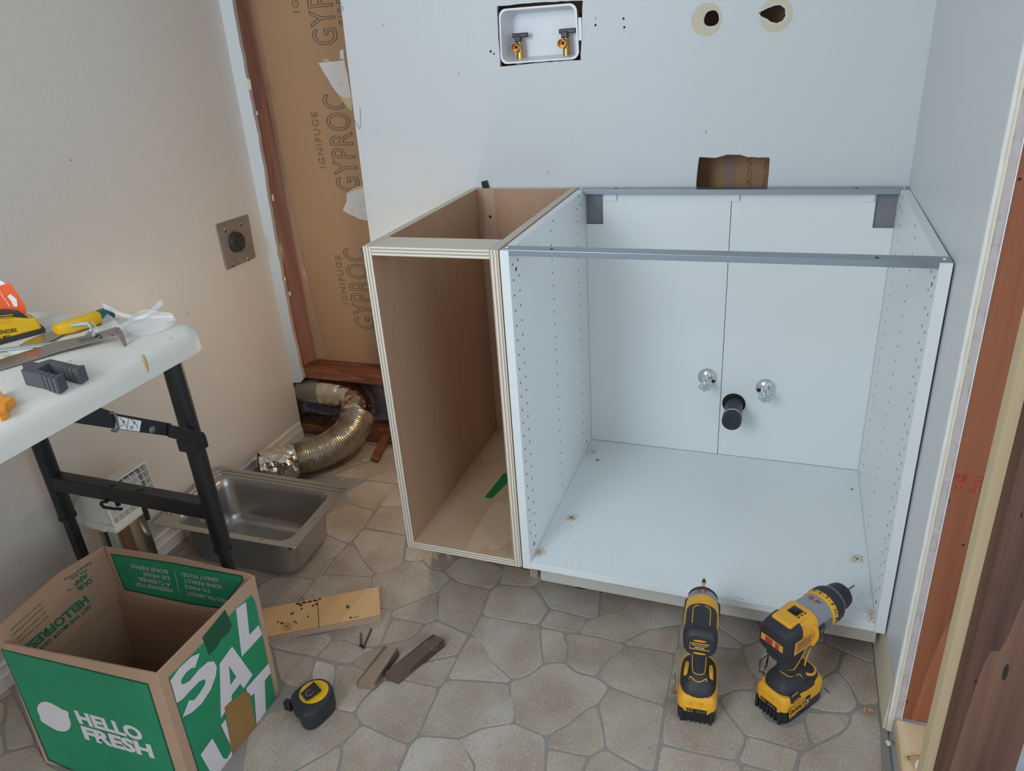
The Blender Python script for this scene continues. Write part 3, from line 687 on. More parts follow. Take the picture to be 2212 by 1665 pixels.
thing1('insulation_sheet', bm, M['batt'], 'crumpled dusty grey film at the back of the duct cavity', 'insulation', smooth=True)
bm = BM(); box(bm, -1.12, .9, .735, .745, 0, .28); struct('wall_back_2', bm, M['cavity']); bpy.data.objects['wall_back_2'].name = 'wall_back.002'
bm = BM(); box(bm, -1.16, -1.11, .60, .74, 0, .5); struct('wall_left_2', bm, M['cavity']); bpy.data.objects['wall_left_2'].name = 'wall_left.001'
for k, (x, y, a, l, w) in enumerate(((-1.05, .665, .5, .05, .02), (-1.00, .65, -.4, .06, .018), (-.93, .68, .2, .05, .02))):
    bm = BM(); box(bm, -l/2, l/2, -w/2, w/2, 0, .014); bm.transform(Matrix.Translation((x, y, .037)) @ Matrix.Rotation(a, 4, 'Z'))
    o = thing1('wood_chip', bm, M['cavity'], 'dusty wood offcut lying on the bottom plate under the duct', 'offcut', 'offcuts in the wall cavity')
# vapour film hanging over the stud
bm = BM(); rows = []
for i in range(60):
    z = .275 + i*.034; a = .02*noise.noise(Vector((z*3, 0, 5))); w = .018+.012*noise.noise(Vector((z*2, 7, 0)))+(.028*max(0, (.62-z)/.35) if z < .62 else 0)
    rows.append([bm.verts.new((-1.003+.002+w*t+.004*math.sin(9*t+z*8), .628+.072*t+a*t*(1-t)*2, z)) for t in [j/7 for j in range(8)]])
for a, b2 in zip(rows[:-1], rows[1:]):
    for j in range(7): bm.faces.new((a[j], a[j+1], b2[j+1], b2[j]))
thing1('vapour_film', bm, M['poly_film'], 'wrinkled clear plastic film hanging over the red-brown stud', 'plastic film', smooth=True)
stroke_p = [at(u, v, 1, .6195) for u, v in ()]
for u, v, w, h in ((541, 180, .012, .03), (558, 243, .006, .012), (618, 600, .008, .012), (628, 632, .009, .014), (592, 425, .006, .02)):
    p = at(u, v, 1, .612); bm = BM()
    prism(bm, [(p.x-w/2, YB-.001, p.z-h/2), (p.x+w/2, YB-.003, p.z-h*.6), (p.x+w*.6, YB-.002, p.z+h*.3), (p.x-w*.3, YB-.001, p.z+h/2)], (0, .0015, 0)); obj('torn_flap', bm, M['paper_edge'], wall)

# ---- right: stud, sill plate, post
bm = BM(); box(bm, .7905, .8785, -.131, -.093, .0385, 2.2)
st = root('door_stud', 'orange-brown stud with a red grade stamp beside the rough plaster edge', 'stud', (.834, -.112, .038))
obj('board', bm, M['stud_face'], st)
def st_text(s, pts, b=0.0):
    O, E, U = (at(u, v, 1, -.1312) for u, v in pts); bm = text_on(s, O, E-O, U-O, bold=b, thick=.0003); obj('stamp_text', bm, M['stamp'], st, label='faded red stamp lettering')
st_text('PLIB', ((2061, 1040), (2087, 1044), (2066, 1021)), .01)
st_text('27', ((2060, 1056), (2078, 1060), (2063, 1047)), .0)
st_text('HUSAR', ((2101, 1032), (2150, 1038), (2103, 1026)), .0)
st_text('STUD', ((2104, 1043), (2150, 1050), (2106, 1036)), .01)
st_text('S-GRN', ((2103, 1052), (2150, 1060), (2105, 1046)), .01)
st_text('D FIR', ((2094, 1062), (2140, 1072), (2097, 1054)), .01)
P = [at(u, v, 1, -.1312) for u, v in ((2058, 1016), (2061, 1017), (2056, 1040), (2053, 1060), (2048, 1060), (2052, 1038))]
bm = BM(); prism(bm, P, (0, -.0003, 0)); obj('stamp_bar', bm, M['stamp'], st)
for u, v in ((2049, 1081), (2081, 1177), (2203, 387), (1895+64, 1515)):
    p = at(u, v, 1, -.1312); bm = BM(); lathe(bm, [(0, .0022), (.0006, .0018)], (p.x, -.131, p.z), (0, -1, 0), 10); obj('nail_hole', bm, M['dark'], st)
bm = BM(); box(bm, .7795, .8680, -2.2, -.1335, .0, .0380)
sp = thing1('sill_plate', bm, M['new_lumber'], 'pale new floor plate lying beneath the studs at lower right', 'lumber', bevel=.005)
bm = BM(); box(bm, .7865, .8740, -.4010, -.3630, .0382, 2.1)
for v in bm.verts: pass
pst = thing1('rough_post', bm, M['dark_wood'], 'dark rough-sawn upright stud in the right foreground', 'stud', bevel=.002, loc=(.83, -.38, .038))
bm = BM(); box(bm, .7725, .7862, -.3720, -.3450, .0382, 2.1)
thing1('pale_strip', bm, M['pale_wood'], 'narrow pale plywood strip fixed along the dark foreground stud', 'wood strip')
for u, v, a, b2 in ((2172, 1452, .012, .003), (2207, 1112, .003, .003), (2108, 1472, .004, .004)):
    p = at(u, v, 1, -.4012); bm = BM(); prism(bm, [(p.x+a*.35*math.cos(t*PI/6)*(.6), -.4012, p.z+a*math.sin(t*PI/6)*1.2) for t in range(12)], (0, -.0006, 0)); obj('knot', bm, M['dark'], pst)
sw = root('gold_screw', 'gold screw standing out of the pale floor plate', 'screw', tuple(at(1966, 1640, 2, .038)))
p = at(1966, 1640, 2, .040); bm = BM(); lathe(bm, [(0, .0042), (.0015, .0040), (.0035, .0018), (.025, .0016), (.030, .0002)], p+Vector((-.004, -.002, .004)), (1, .5, .05), 12); obj('shaft', bm, M['gold'], sw, smooth='auto')
p = at(1990, 1652, 2, .040); bm = BM(); lathe(bm, [(0, .0145), (.006, .0145), (.0075, .012)], (p.x+.004, p.y-.006, .0382), (0, 0, 1), 28)
thing1('round_cap', bm, M['card_white'], 'round white plastic cap lying on the pale floor plate', 'cap', smooth='auto')

# ================================================================== WHITE BASE CABINET
cab = root('white_base_cabinet', 'white open base cabinet frame standing against the right wall', 'cabinet', (.381, .30, .114))
Z0, ZT, T = .114, .876, .0185
bm = BM(); box(bm, 0, T, 0, .60, Z0, ZT); pl = obj('side_panel', bm, M['melamine'], cab, bevel=.0008)
bm = BM(); box(bm, .762-T, .762, 0, .60, Z0, ZT); prp = obj('side_panel', bm, M['melamine'], cab, bevel=.0008)
bm = BM(); box(bm, T+.0003, .762-T-.0003, .001, .5885, Z0+.001, Z0+T); bp_ = obj('bottom_panel', bm, M['melamine'], cab, bevel=.0006)
def backp(x0, x1, nx0, nx1):
    bm = BM()
    if nx0 == x0: pts = [(x0, Z0+T), (x1, Z0+T), (x1, .868), (nx1, .868), (nx1, .784), (x0, .784)]
    else: pts = [(x0, Z0+T), (x1, Z0+T), (x1, .784), (nx0, .784), (nx0, .868), (x0, .868)]
    prism(bm, [(x, .5896, z) for x, z in pts], (0, .003, 0)); return obj('back_panel', bm, M['melamine'], cab)
backp(T+.0005, .3818, T+.0005, .0640); backp(.3834, .7430, .6990, .7430)
bm = BM(); box(bm, T+.001, .7430, .5945, .5955, .20, .77); obj('seam_backing', bm, M['ring_grey'], cab)
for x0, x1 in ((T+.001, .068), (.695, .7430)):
    bm = BM(); box(bm, x0, x1, .5965, .5985, .775, .868); obj('notch_plate', bm, M['notch_grey'], cab)  # plain grey plate just behind each notch of the back panels
def hole(x, y, z, r, sgn, par):
    bm = BM(); lathe(bm, [(0, r), (.00025, r)], (x, y, z), (sgn, 0, 0), 8, cap=True); return obj('pin_hole', bm, M['hole_brown'], par)
for sgn, x, par in ((1, T, pl), (-1, .762-T, prp)):
    dy = 0 if sgn > 0 else .008
    for y0, k0, k1 in ((.019, 0, 21), (.051, 0, 22), (.276, 0, 22), (.500, 0, 21)):
        for k in range(k0, k1):
            z = .844-.032*k
            if z > .14: hole(x, y0+dy*(y0 < .1), z, .0025, sgn, par)
    for y0, z, r in ((.037, .829, .0045), (.037, .160, .0045), (.522, .871, .003), (.537, .846, .003), (.298, .862, .003), (.530, .158, .004), (.548, .22, .0025), (.552, .185, .0025)):
        hole(x, y0, z, r, sgn, par)
for (yr, lb) in ((.004, 'front'), (.5685, 'rear')):
    bm = BM(); box(bm, .0004, .7616, yr, yr+.031, ZT, ZT+.0014)
    box(bm, T+.0005, .7435-.0005, yr-.0012, yr+.0002, ZT-.010, ZT+.0014); box(bm, T+.0005, .7435-.0005, yr+.030, yr+.0314, ZT-.006, ZT+.0014)
    rl = obj('top_rail', bm, M['steel_rail'], cab, bevel=.0008)
    for x in (.0095, .7525):
        bm = BM(); lathe(bm, [(0, .0048), (.0012, .0044), (.002, .002)], (x, yr+.016, ZT+.0014), (0, 0, 1), 14); obj('screw', bm, M['screw_steel'], rl, smooth='auto')
    for x in (.10, .655):
        bm = BM(); lathe(bm, [(0, .0034), (.0003, .0034)], (x, yr+.013, ZT+.0015), (0, 0, 1), 10); obj('slot_hole', bm, M['dark'], rl)
for u0, u1 in ((1306, 1332), (1568, 1597), (1864, 1889)):
    a = at(u0, 430, 1, .585); b2 = at(u1, 430, 1, .585); bm = BM(); box(bm, a.x, b2.x, .582, .5894, .846, .868); obj('panel_clip', bm, M['white_plastic'], cab, bevel=.001)
bm = BM(); box(bm, .0300, .7540, .0365, .0385, .0545, Z0-.0005); ts = obj('foot_strip', bm, M['strip_white'], cab, bevel=.0008, label='off-white metal strip under the cabinet front')
for x, w in ((.041, .0045), (.735, .0055), (.5, .006)):
    bm = BM(); prism(bm, [(x+w*math.cos(t*PI/8), .0365, .088+.0042*math.sin(t*PI/8)) for t in range(16)], (0, -.0003, 0)); obj('hole', bm, M['dark'] if x != .5 else M['ring_grey'], ts)
for x in (.11, .65):
    for y in (.12, .50):
        bm = BM(); lathe(bm, [(0, .028), (.006, .028), (.010, .015), (.095, .015), (.1, .032), (.114, .032)], (x, y, 0), (0, 0, 1), 20); obj('foot', bm, M['black_plastic'], cab, smooth='auto')
for x, y, r in ((.063, .478, .003), (.065, .195, .0035), (.721, .206, .003), (.725, .492, .003)):
    bm = BM(); lathe(bm, [(0, r), (.0004, r*.8)], (x, y, Z0+T), (0, 0, 1), 10); obj('screw_hole', bm, M['dark'], bp_)
# sawdust: too many crumbs to count
bm = BM(); zf = Z0+T+.0001
def crumbs(bm, cx, cy, sx, sy, n, s=.0007, z=zf, xm=(.020, .742), ym=(.004, .585)):
    for _ in range(n):
        x = random.gauss(cx, sx); y = random.gauss(cy, sy)
        if not (xm[0] < x < xm[1] and ym[0] < y < ym[1]): continue
        r = s*random.uniform(.5, 1.6); a = random.uniform(0, PI); e = random.uniform(.4, 1)
        c, sn = math.cos(a), math.sin(a)
        hexa(bm, [(x+c*r*p-sn*r*e*q, y+sn*r*p+c*r*e*q, z) for p, q in ((-1, -1), (1, -1), (1, 1), (-1, 1))], [(x+.6*(c*r*p-sn*r*e*q), y+.6*(sn*r*p+c*r*e*q), z+r*.6) for p, q in ((-1, -1), (1, -1), (1, 1), (-1, 1))])
crumbs(bm, .026, .042, .010, .009, 420, .0006); crumbs(bm, .034, .515, .010, .018, 260, .0006); crumbs(bm, .065, .195, .008, .008, 190, .0007); crumbs(bm, .063, .478, .006, .006, 60, .0006)
crumbs(bm, .721, .206, .008, .010, 190, .0007); crumbs(bm, .738, .028, .006, .014, 300, .0006); crumbs(bm, .10, .10, .07, .08, 160, .0007); crumbs(bm, .40, .2, .25, .2, 60, .0006); crumbs(bm, .70, .06, .04, .05, 160, .0006)
crumbs(bm, .48, .004, .02, .003, 120, .0006)
thing1('sawdust', bm, M['sawdust'], 'fine tan sawdust crumbs scattered on the white cabinet bottom', 'sawdust')
bpy.data.objects['sawdust']['kind'] = 'stuff'

# ---- chrome stop valves and capped drain inside the cabinet
def valve(u, v, rot, lb):
    p = at(u, v, 1, .588); r0 = root('stop_valve', lb, 'valve', (p.x, .5895, p.z), group='stop valves in the cabinet')
    bm = BM(); lathe(bm, [(0, .0265), (.003, .0255), (.008, .020), (.011, .013), (.012, .008)], (p.x, .5894, p.z), (0, -1, 0), 36); obj('escutcheon', bm, M['chrome'], r0, smooth='auto')
    bm = BM(); lathe(bm, [(0, .0065), (.028, .0065), (.029, .0085), (.045, .0085), (.046, .006), (.050, .006)], (p.x, .5820, p.z), (0, -1, 0), 20); obj('stem', bm, M['chrome'], r0, smooth='auto')
    bm = BM(); lathe(bm, [(0, .007), (.010, .0065), (.016, .0045)], (p.x, .555, p.z+.004), (0, 0, 1), 16); obj('outlet', bm, M['chrome'], r0, smooth='auto')
    bm = BM(); O = Vector((p.x, .530, p.z))
    ring = []
    for k in range(32):
        a = 2*PI*k/32+rot; rr = .0085+.0085*abs(math.cos(a*1.0-rot))**6 + .003*abs(math.sin(a-rot))**6
        ring.append((rr*math.cos(a), rr*math.sin(a)))
    loft(bm, [[O+Vector((x*s, -d, z*s)) for x, z in ring] for d, s in ((0, .55), (.003, 1), (.008, 1), (.011, .6))]); obj('handle', bm, M['knob'], r0, smooth='auto', label='clear knob handle')
valve(1528, 815, -.05, 'chrome stop valve with clear knob, left of the black drain cap')
valve(1654, 838, -.25, 'chrome stop valve with clear knob, right of the black drain cap')
p = at(1585, 872, 1, .588)
dr = root('drain_cap', 'black rubber capped drain pipe poking through the cabinet back', 'drain', (p.x, .589, p.z))
A = Vector((.0, -1, -.02)).normalized(); O = Vector((p.x, .5894, p.z))
bm = BM(); lathe(bm, [(0, .0305), (.0006, .0305)], O, (0, -1, 0), 32); obj('hole', bm, M['dark'], dr)
bm = BM(); lathe(bm, [(0, .0225), (.090, .0235), (.092, .025), (.100, .025), (.104, .0235), (.1045, .019), (.1038, .0165), (.1038, .0001)], O+Vector((.002, 0, 0)), A, 36); obj('pipe', bm, M['pipe_rubber'], dr, smooth='auto')
bm = BM(); lathe(bm, [(.074, .0242), (.074, .0253), (.084, .0253), (.084, .0242)], O+Vector((.002, 0, 0)), A, 36, cap=False); cl = obj('hose_clamp', bm, M['steel_rail'], dr, smooth='auto')
bm = BM(); q = O+A*.079; lathe(bm, [(0, .003), (.002, .0042), (.018, .0042), (.019, .0028), (.024, .0028)], q+Vector((.012, 0, .024)), (-1, 0, -.18), 12); obj('clamp_screw', bm, M['steel_rail'], cl, smooth='auto')

# ================================================================== PLYWOOD CABINET
pc = root('plywood_cabinet', 'narrow tall open plywood cabinet left of the white cabinet', 'cabinet', (-.15, .3, .114))
X0, X1 = -.3012, -.0025; t = .0185; zt = .8775
side_m = [M['birch_v'], M['ply_x'], M['birch_pale']]
bm = BM(); box(bm, X0, X0+t, 0, .602, .1135, zt, {'-y': 1, '+z': 1, '-x': 0}); obj('side_panel', bm, side_m, pc)
bm = BM(); box(bm, X1-t, X1, 0, .602, .1165, zt, {'-y': 1, '+z': 1}); obj('side_panel', bm, side_m, pc)
bm = BM(); box(bm, X0+.004, X1-.004, .0005, .585, .114, .1325, {'-y': 1, '+z': 0}); 
obj('bottom_panel', bm, [M['birch_y'], M['ply_z']], pc)
bm = BM(); box(bm, X0+t, X1-t, .586, .601, .1325, zt-.001, {'+z': 1}); bk = obj('back_panel', bm, [M['birch_v'], M['ply_y']], pc)
bm = BM(); lathe(bm, [(0, .004), (.0004, .0035)], at(1059, 468, 1, .5858), (0, -1, 0), 12); obj('screw_hole', bm, M['dark'], bk)
bm = BM(); box(bm, X0+t+.0002, X1-t-.0002, .0006, .078, zt-.019, zt-.0004, {'-y': 1}); obj('stretcher', bm, [M['birch_pale'], M['ply_z']], pc, label='pale stretcher across the top front')
for x in (X0, -.0225):
    for y in (.104, .48):
        bm = BM(); box(bm, x, x+.0190, y, y+.05, 0, .1130, {'-y': 1}); obj('leg', bm, [M['old_wood_x'] if False else M['birch_pale'], M['leg_wood']], pc)
q = [at(u, v, 2, .1327) for u, v in ((1088, 1022), (1110, 1022), (1110, 1029), (1062, 1077), (1047, 1074))]
bm = BM(); prism(bm, q, (0, 0, .0003)); thing1('green_tape', bm, M['green_tape'], 'strip of green tape stuck on the plywood cabinet bottom', 'tape')
# black clip above the plywood cabinet
p = at(1049, 400, 1, .598); r0 = root('black_clip', 'small black plastic tab on the wall behind the plywood cabinet', 'clip', (p.x, .604, p.z))
q = [at(u, v, 1, .598) for u, v in ((1039, 393), (1051, 390), (1060, 420), (1046, 424))]; bm = BM(); prism(bm, q, (0, .0075, 0)); obj('tab', bm, M['black_plastic'], r0, bevel=.001)

# ================================================================== WASHER OUTLET BOX
r0 = root('outlet_box', 'white plastic washing machine outlet box recessed in the wall', 'outlet box', (-.09, .61, 1.18))
Cq = [at(u, v, 1, .604) for u, v in ((1078, 20), (1246, 6), (1252, 127), (1083, 139))]   # TL TR BR BL
def quad(a, b2): return Cq[0].lerp(Cq[1], a).lerp(Cq[3].lerp(Cq[2], a), b2)
def rr_ring(mg, y, n=8, rad=.12, sc=1.0):
    out = []
    W_, H_ = .205, .125
    for (cx, cy, a0) in ((1, 0, -90), (1, 1, 0), (0, 1, 90), (0, 0, 180)):
        for k in range(n+1):
            a = math.radians(a0+90*k/n); r = .018*sc
            x = (W_-mg-r if cx else mg+r)+r*math.cos(a); z = (H_-mg-r if cy else mg+r)+r*math.sin(a)
            p = quad(x/W_, z/H_); out.append(Vector((p.x, y, p.z)))
    return out
bm = BM(); loft(bm, [rr_ring(.0, .604), rr_ring(.0, .600), rr_ring(.0045, .600), rr_ring(.005, .606), rr_ring(.012, .668)], cap=False)
f = bm.faces.new([bm.verts.new(p) for p in rr_ring(.012, .668)]); obj('tray', bm, M['white_plastic'], r0, smooth='auto')
bm = BM(); box(bm, -.13, -.06, .655, .668, 1.175, 1.19); 
for u, wd in ((1122, .02), (1170, .035), (1214, .02)):
    p = at(u, 135, 1, .64); bm2 = BM(); lathe(bm2, [(0, wd*.6), (.02, wd*.6)], (p.x, .645, 1.165), (0, 0, 1), 20); obj('collar', bm2, M['white_plastic'], r0, smooth='auto')
bm.free()
bm = BM(); a = at(1249, 38, 1, .604); b2 = at(1257, 87, 1, .604); box(bm, a.x, b2.x, .603, .6055, b2.z, a.z); obj('side_tab', bm, M['white_plastic'], r0)
def faucet(u, v, lb, hx):
    p = at(u, v, 1, .628); r1 = root('brass_valve', lb, 'valve', (p.x, .64, p.z-.035), group='brass valves in the outlet box')
    bm = BM(); lathe(bm, [(0, .0115), (.004, .0125), (.006, .0095), (.010, .009), (.0402, .0090), (.05, .007)], (p.x+.004, .645, p.z-.037), (0, 0, 1), 20); obj('body', bm, M['brass'], r1, smooth='auto')
    bm = BM(); lathe(bm, [(-.018, .006), (0, .0105), (.014, .0112), (.014, .0092), (.004, .0088), (.004, .004), (-.002, .0035)], (p.x, .634, p.z), (-.12, -1, -.05), 24); obj('hose_outlet', bm, M['brass'], r1, smooth='auto')
    bm = BM(); lathe(bm, [(.0, .003), (.0005, .003)], (p.x, .6295, p.z), (0, -1, 0), 10); obj('bore', bm, M['dark'], r1)
    bm = BM(); box(bm, p.x-.007, p.x+.010, .636, .652, p.z+.011, p.z+.026); box(bm, p.x-.013, p.x+hx, .638, .651, p.z+.021, p.z+.032); obj('handle', bm, M['black_plastic'], r1, bevel=.002, label='black lever handle')
faucet(1115, 102, 'brass valve with black lever, the left one in the white box', .027)
faucet(1216, 93, 'brass valve with black lever, the right one in the white box', .030)

# ================================================================== RANGE RECEPTACLE
xw = -1.0355
Pc = [at(u, v, 0, xw+.004) for u, v in ((466, 485), (536, 462.5), (553, 556), (491, 584))]
r0 = root('range_receptacle', 'steel wall plate with a round black four-slot receptacle on the left wall', 'outlet', (xw, .455, .74))
bm = BM()
ring = []
for i in range(4):
    a, b2, c = Pc[i-1], Pc[i], Pc[(i+1) % 4]; ring += [b2.lerp(a, .05), b2.lerp(a, .012).lerp(b2.lerp(c, .012), .5), b2.lerp(c, .05)]
prism(bm, ring, (-.0035, 0, 0)); bmesh.ops.recalc_face_normals(bm, faces=bm.faces); plate = obj('wall_plate', bm, M['outlet_steel'], r0, bevel=.001)
c = at(514, 523, 0, xw+.013)
bm = BM(); lathe(bm, [(0, .0310), (.012, .0300), (.0135, .0285), (.0135, .0001)], (xw+.0035, c.y, c.z), (1, 0, 0), 40); fc = obj('receptacle', bm, M['outlet_black'], r0, smooth='auto')
def slot(dy, dz, w, h):
    bm = BM(); box(bm, xw+.0171, xw+.0174, c.y+dy-w/2, c.y+dy+w/2, c.z+dz-h/2, c.z+dz+h/2); obj('slot', bm, M['dark'], fc)
slot(-.011, 0, .0038, .016); slot(.011, 0, .0038, .016); slot(0, .0175, .007, .006); slot(0, -.0165, .008, .007); slot(0, 0, .003, .003)
for dy in (-.014, .014):
    for dz in (-.018, .018): slot(dy, dz, .0035, .0035)
for u, v in ((487, 495), (521, 482), (504, 570), (537, 557)):
    p = at(u, v, 0, xw+.005); bm = BM(); lathe(bm, [(0, .0042), (.0010, .0038)], (xw+.0038, p.y, p.z), (1, 0, 0), 12); s_ = obj('screw', bm, M['screw_steel'], plate, smooth='auto')
    bm = BM(); box(bm, xw+.0038, xw+.0042, p.y-.0025, p.y+.0025, p.z-.009, p.z-.004); obj('slot', bm, M['dark'], plate)

# ================================================================== DUCT
r0 = root('dryer_duct', 'silver dryer duct, rigid pipe and crinkled flexible hose coming out of the wall', 'duct', (-.85, .5, 0))
bm = BM(); tube(bm, [(-1.16, .662, .172), (-1.0, .662, .168), (-.895, .660, .163)], [.056, .056, .0555], 32, jit=.0006); obj('rigid_pipe', bm, M['galv'], r0, smooth='auto', label='dull galvanised rigid pipe')
bm = BM(); tube(bm, smooth_path([(-.955, .661, .165), (-.91, .660, .164), (-.885, .659, .163)], 4), .0572, 32, jit=.0018); obj('tape_band', bm, M['foil_tape'], r0, smooth='auto')
el = smooth_path([(-.90, .660, .163), (-.865, .658, .160), (-.825, .640, .152), (-.795, .605, .138), (-.785, .575, .122)], 6)
bm = BM(); tube(bm, el, .0575, 36, jit=.0035); obj('elbow', bm, M['foil_tape'], r0, smooth='auto', label='elbow wrapped in wrinkled foil tape')
fp = smooth_path([(-.790, .600, .135), (-.782, .560, .113), (-.788, .520, .090), (-.808, .475, .072), (-.842, .428, .062), (-.882, .388, .0585), (-.905, .368, .0580)], 46)
rf = lambda s: .0540+.0026*math.cos(s*2*PI*46)
bm = BM(); tube(bm, fp, rf, 36, jit=.0022); obj('flexible_hose', bm, M['foil'], r0, smooth='auto', label='ribbed foil hose bending down to the floor')
ep = smooth_path([(-.900, .372, .0585), (-.930, .345, .0585), (-.962, .322, .058), (-.985, .306, .057)], 8)
bm = BM(); tube(bm, ep, lambda s: .0565-.006*s, 30, jit=.006, cap=False); obj('taped_end', bm, M['foil_tape'], r0, smooth=False, label='shiny crumpled foil tape end')
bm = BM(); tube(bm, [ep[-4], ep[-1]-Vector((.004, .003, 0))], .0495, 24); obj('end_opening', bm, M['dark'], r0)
# loose splinter and plaster crumbs beside the duct
bm = BM(); a = [at(u, v, 2, z) for u, v, z in ((803, 993, .003), (818, 998, .003), (853, 925, .03), (838, 920, .03))]; prism(bm, a, (0, -.004, .010))
thing1('wood_splinter', bm, M['old_wood_x'], 'torn brown wood splinter leaning beside the plywood cabinet', 'wood scrap')
k = 0
for u, v, s in ((787, 996, .006), (781, 982, .003), (739, 1036, .003), (777, 1037, .0018), (756, 1019, .0016), (1875, 1502, .0016), (1960-40, 1608, .006), (700, 1411, .0015), (680, 1417, .0015), (785, 1393, .0015), (942, 1428, .0018), (1886, 1578, .0015)):
    p = at(u, v, 2, 0); bm = BM(); bmesh.ops.create_icosphere(bm, subdivisions=1, radius=s)
    for w in bm.verts: w.co += noise.noise_vector(w.co*400+Vector((k, 0, 0)))*s*.5
    bm.transform(Matrix.Translation((p.x, p.y, s*.6))@Matrix.Diagonal((1, 1, .6, 1)))
    if k < 3: lb, ct, gp = 'white plaster crumb on the floor in front of the silver duct', 'plaster crumb', 'plaster crumbs by the duct'
    else: lb, ct, gp = ['small white speck on the floor behind the sink corner', 'white speck on the floor between duct and plywood cabinet', 'pale speck on the floor near the silver hose', 'tiny white speck on the floor near the right wall', 'larger white plaster chip beside the pale floor plate', 'pale speck on the floor between screws and sticks', 'tiny white speck on the floor left of the crossed screws', 'white speck on the floor just right of the screw heads', 'white speck on the floor below the dark stick', 'tiny pale speck by the brown curled shaving'][min(9, k-3)], 'crumb', 'tiny crumbs on the floor'
    thing1('plaster_crumb', bm, M['debris'], lb, ct, gp); k += 1
p = at(1875, 1537, 2, .004); bm = BM(); pts = [p+Vector((math.cos(a)*r_, math.sin(a)*r_, .0015+.001*math.sin(3*a))) for a, r_ in [(i*.35, .010-.00028*i) for i in range(28)]]
for i in range(len(pts)-1):
    a, b2 = pts[i], pts[i+1]; ca = (a-p).normalized()*.0035; hexa(bm, [a, b2, b2-ca*.9, a-ca], [x+Vector((0, 0, .0008)) for x in (a, b2, b2-ca*.9, a-ca)])
thing1('wood_shaving', bm, M['shaving'], 'curled brown wood shaving on the floor by the right wall', 'shaving')
for i, (u, v, a, l) in enumerate(((1786, 1492, -.9, .014), (1813, 1549, .5, .010), (1713, 1612, 1.0, .013), (1861, 1516, .6, .006), (991, 1383, .3, .003), (1079, 1612, 1.2, .009))):
    p = at(u, v, 2, 0); bm = BM(); box(bm, -l/2, l/2, -.001, .001, 0, .0012); bm.transform(Matrix.Translation((p.x, p.y, .0004))@Matrix.Rotation(a, 4, 'Z'))
    thing1('wood_sliver', bm, M['shaving'] if i > 0 else M['ring_grey'], ('thin grey sliver on the floor right of the hammer drill', 'short pale wood sliver on the floor before the brown curled shaving', 'thin wood sliver on the floor in front of the hammer drill battery',
        'tiny white sliver on the floor just left of the curled shaving', 'tiny tan sliver on the floor right of the darker stick end', 'small brown sliver on the floor in the middle foreground')[i], 'splinter', 'wood slivers on the floor')

# ================================================================== STEEL SINK BOWL
r0 = root('steel_sink', 'brushed stainless steel sink bowl lying on the floor under the table end', 'sink', (-.78, .02, 0))
ZR = .137
SQ = [at(u, v, 2, ZR) for u, v in ((326, 1131), (637, 1185), (752, 1050), (470, 1006))]      # near-left, near-right, far-right, far-left
SW, SD = (SQ[1]-SQ[0]).length, (SQ[3]-SQ[0]).length
def sq(x, y, z):
    p = SQ[0].lerp(SQ[1], x/SW).lerp(SQ[3].lerp(SQ[2], x/SW), y/SD); return Vector((p.x, p.y, z))
def srr(l, r, f, bk, rad, z, n=8):
    out = []
    for (cx, cy, a0) in ((1, 0, -90), (1, 1, 0), (0, 1, 90), (0, 0, 180)):
        for k in range(n+1):
            a = math.radians(a0+90*k/n)
            out.append(sq((SW-r-rad if cx else l+rad)+rad*math.cos(a), (SD-bk-rad if cy else f+rad)+rad*math.sin(a), z))
    return out
I = dict(l=.062, r=.034, f=.022, bk=.046)
def ins(d, rad, z): return srr(I['l']+d, I['r']+d, I['f']+d, I['bk']+d, rad, z)
rings = [ins(.036, .03, .0028), ins(.024, .036, .0060), ins(.014, .040, .0150), ins(.010, .042, .030), ins(.003, .040, .115), ins(.0, .036, .131), ins(-.004, .038, ZR),
         srr(0, 0, 0, 0, .012, ZR), srr(-.0006, -.0006, -.0006, -.0006, .012, ZR-.0012), srr(.001, .001, .001, .001, .012, ZR-.0022), ins(-.005, .038, ZR-.0022), ins(-.002, .038, .131), ins(.001, .042, .115), ins(.008, .044, .030), ins(.012, .042, .014), ins(.022, .038, .0045), ins(.036, .03, .0006)]
bm = BM(); loft(bm, rings); bowl = obj('bowl', bm, M['sink'], r0, smooth='auto')
cc = at(449, 1100, 0, -.948)
bm = BM(); lathe(bm, [(0, .040), (.2, .040)], cc+Vector((-.12, 0, 0)), (1, 0, 0), 32); bmesh.ops.recalc_face_normals(bm, faces=bm.faces)
me = bpy.data.meshes.new('c'); bm.to_mesh(me); bm.free(); co = bpy.data.objects.new('c', me); COL.objects.link(co)
bpy.context.view_layer.update(); boolean(bowl, [co])
for d in (.014, .030):
    R_ = .045-d*.5
    path = [sq(SW+.001, SD-d, ZR+.0004)] + [sq(x, SD-d, ZR+.0004) for x in (SW*.8, SW*.5, d+R_+.02)]
    path += [sq(d+R_+R_*math.cos(math.radians(a)), SD-d-R_+R_*math.sin(math.radians(a)), ZR+.0004) for a in range(95, 181, 12)]
    path += [sq(d, y, ZR+.0004) for y in (SD*.55, .05)]
    bm = BM(); tube(bm, path, .0028, 10); obj('rim_ridge', bm, M['sink'], r0, smooth='auto')
bm = BM(); prism(bm, [sq(SW-.020, -.0005, ZR), sq(SW-.008, -.0005, ZR), sq(SW-.014, -.0005, ZR-.006)], sq(0, -.002, 0)-sq(0, 0, 0)); obj('rim_notch', bm, M['dark'], r0)
for x, y in ((SW*.76, .012), (SW-.016, SD*.44)):
    bm = BM(); lathe(bm, [(0, .002), (.0004, .002)], sq(x, y, ZR), (0, 0, 1), 10); obj('rim_hole', bm, M['dark'], r0)

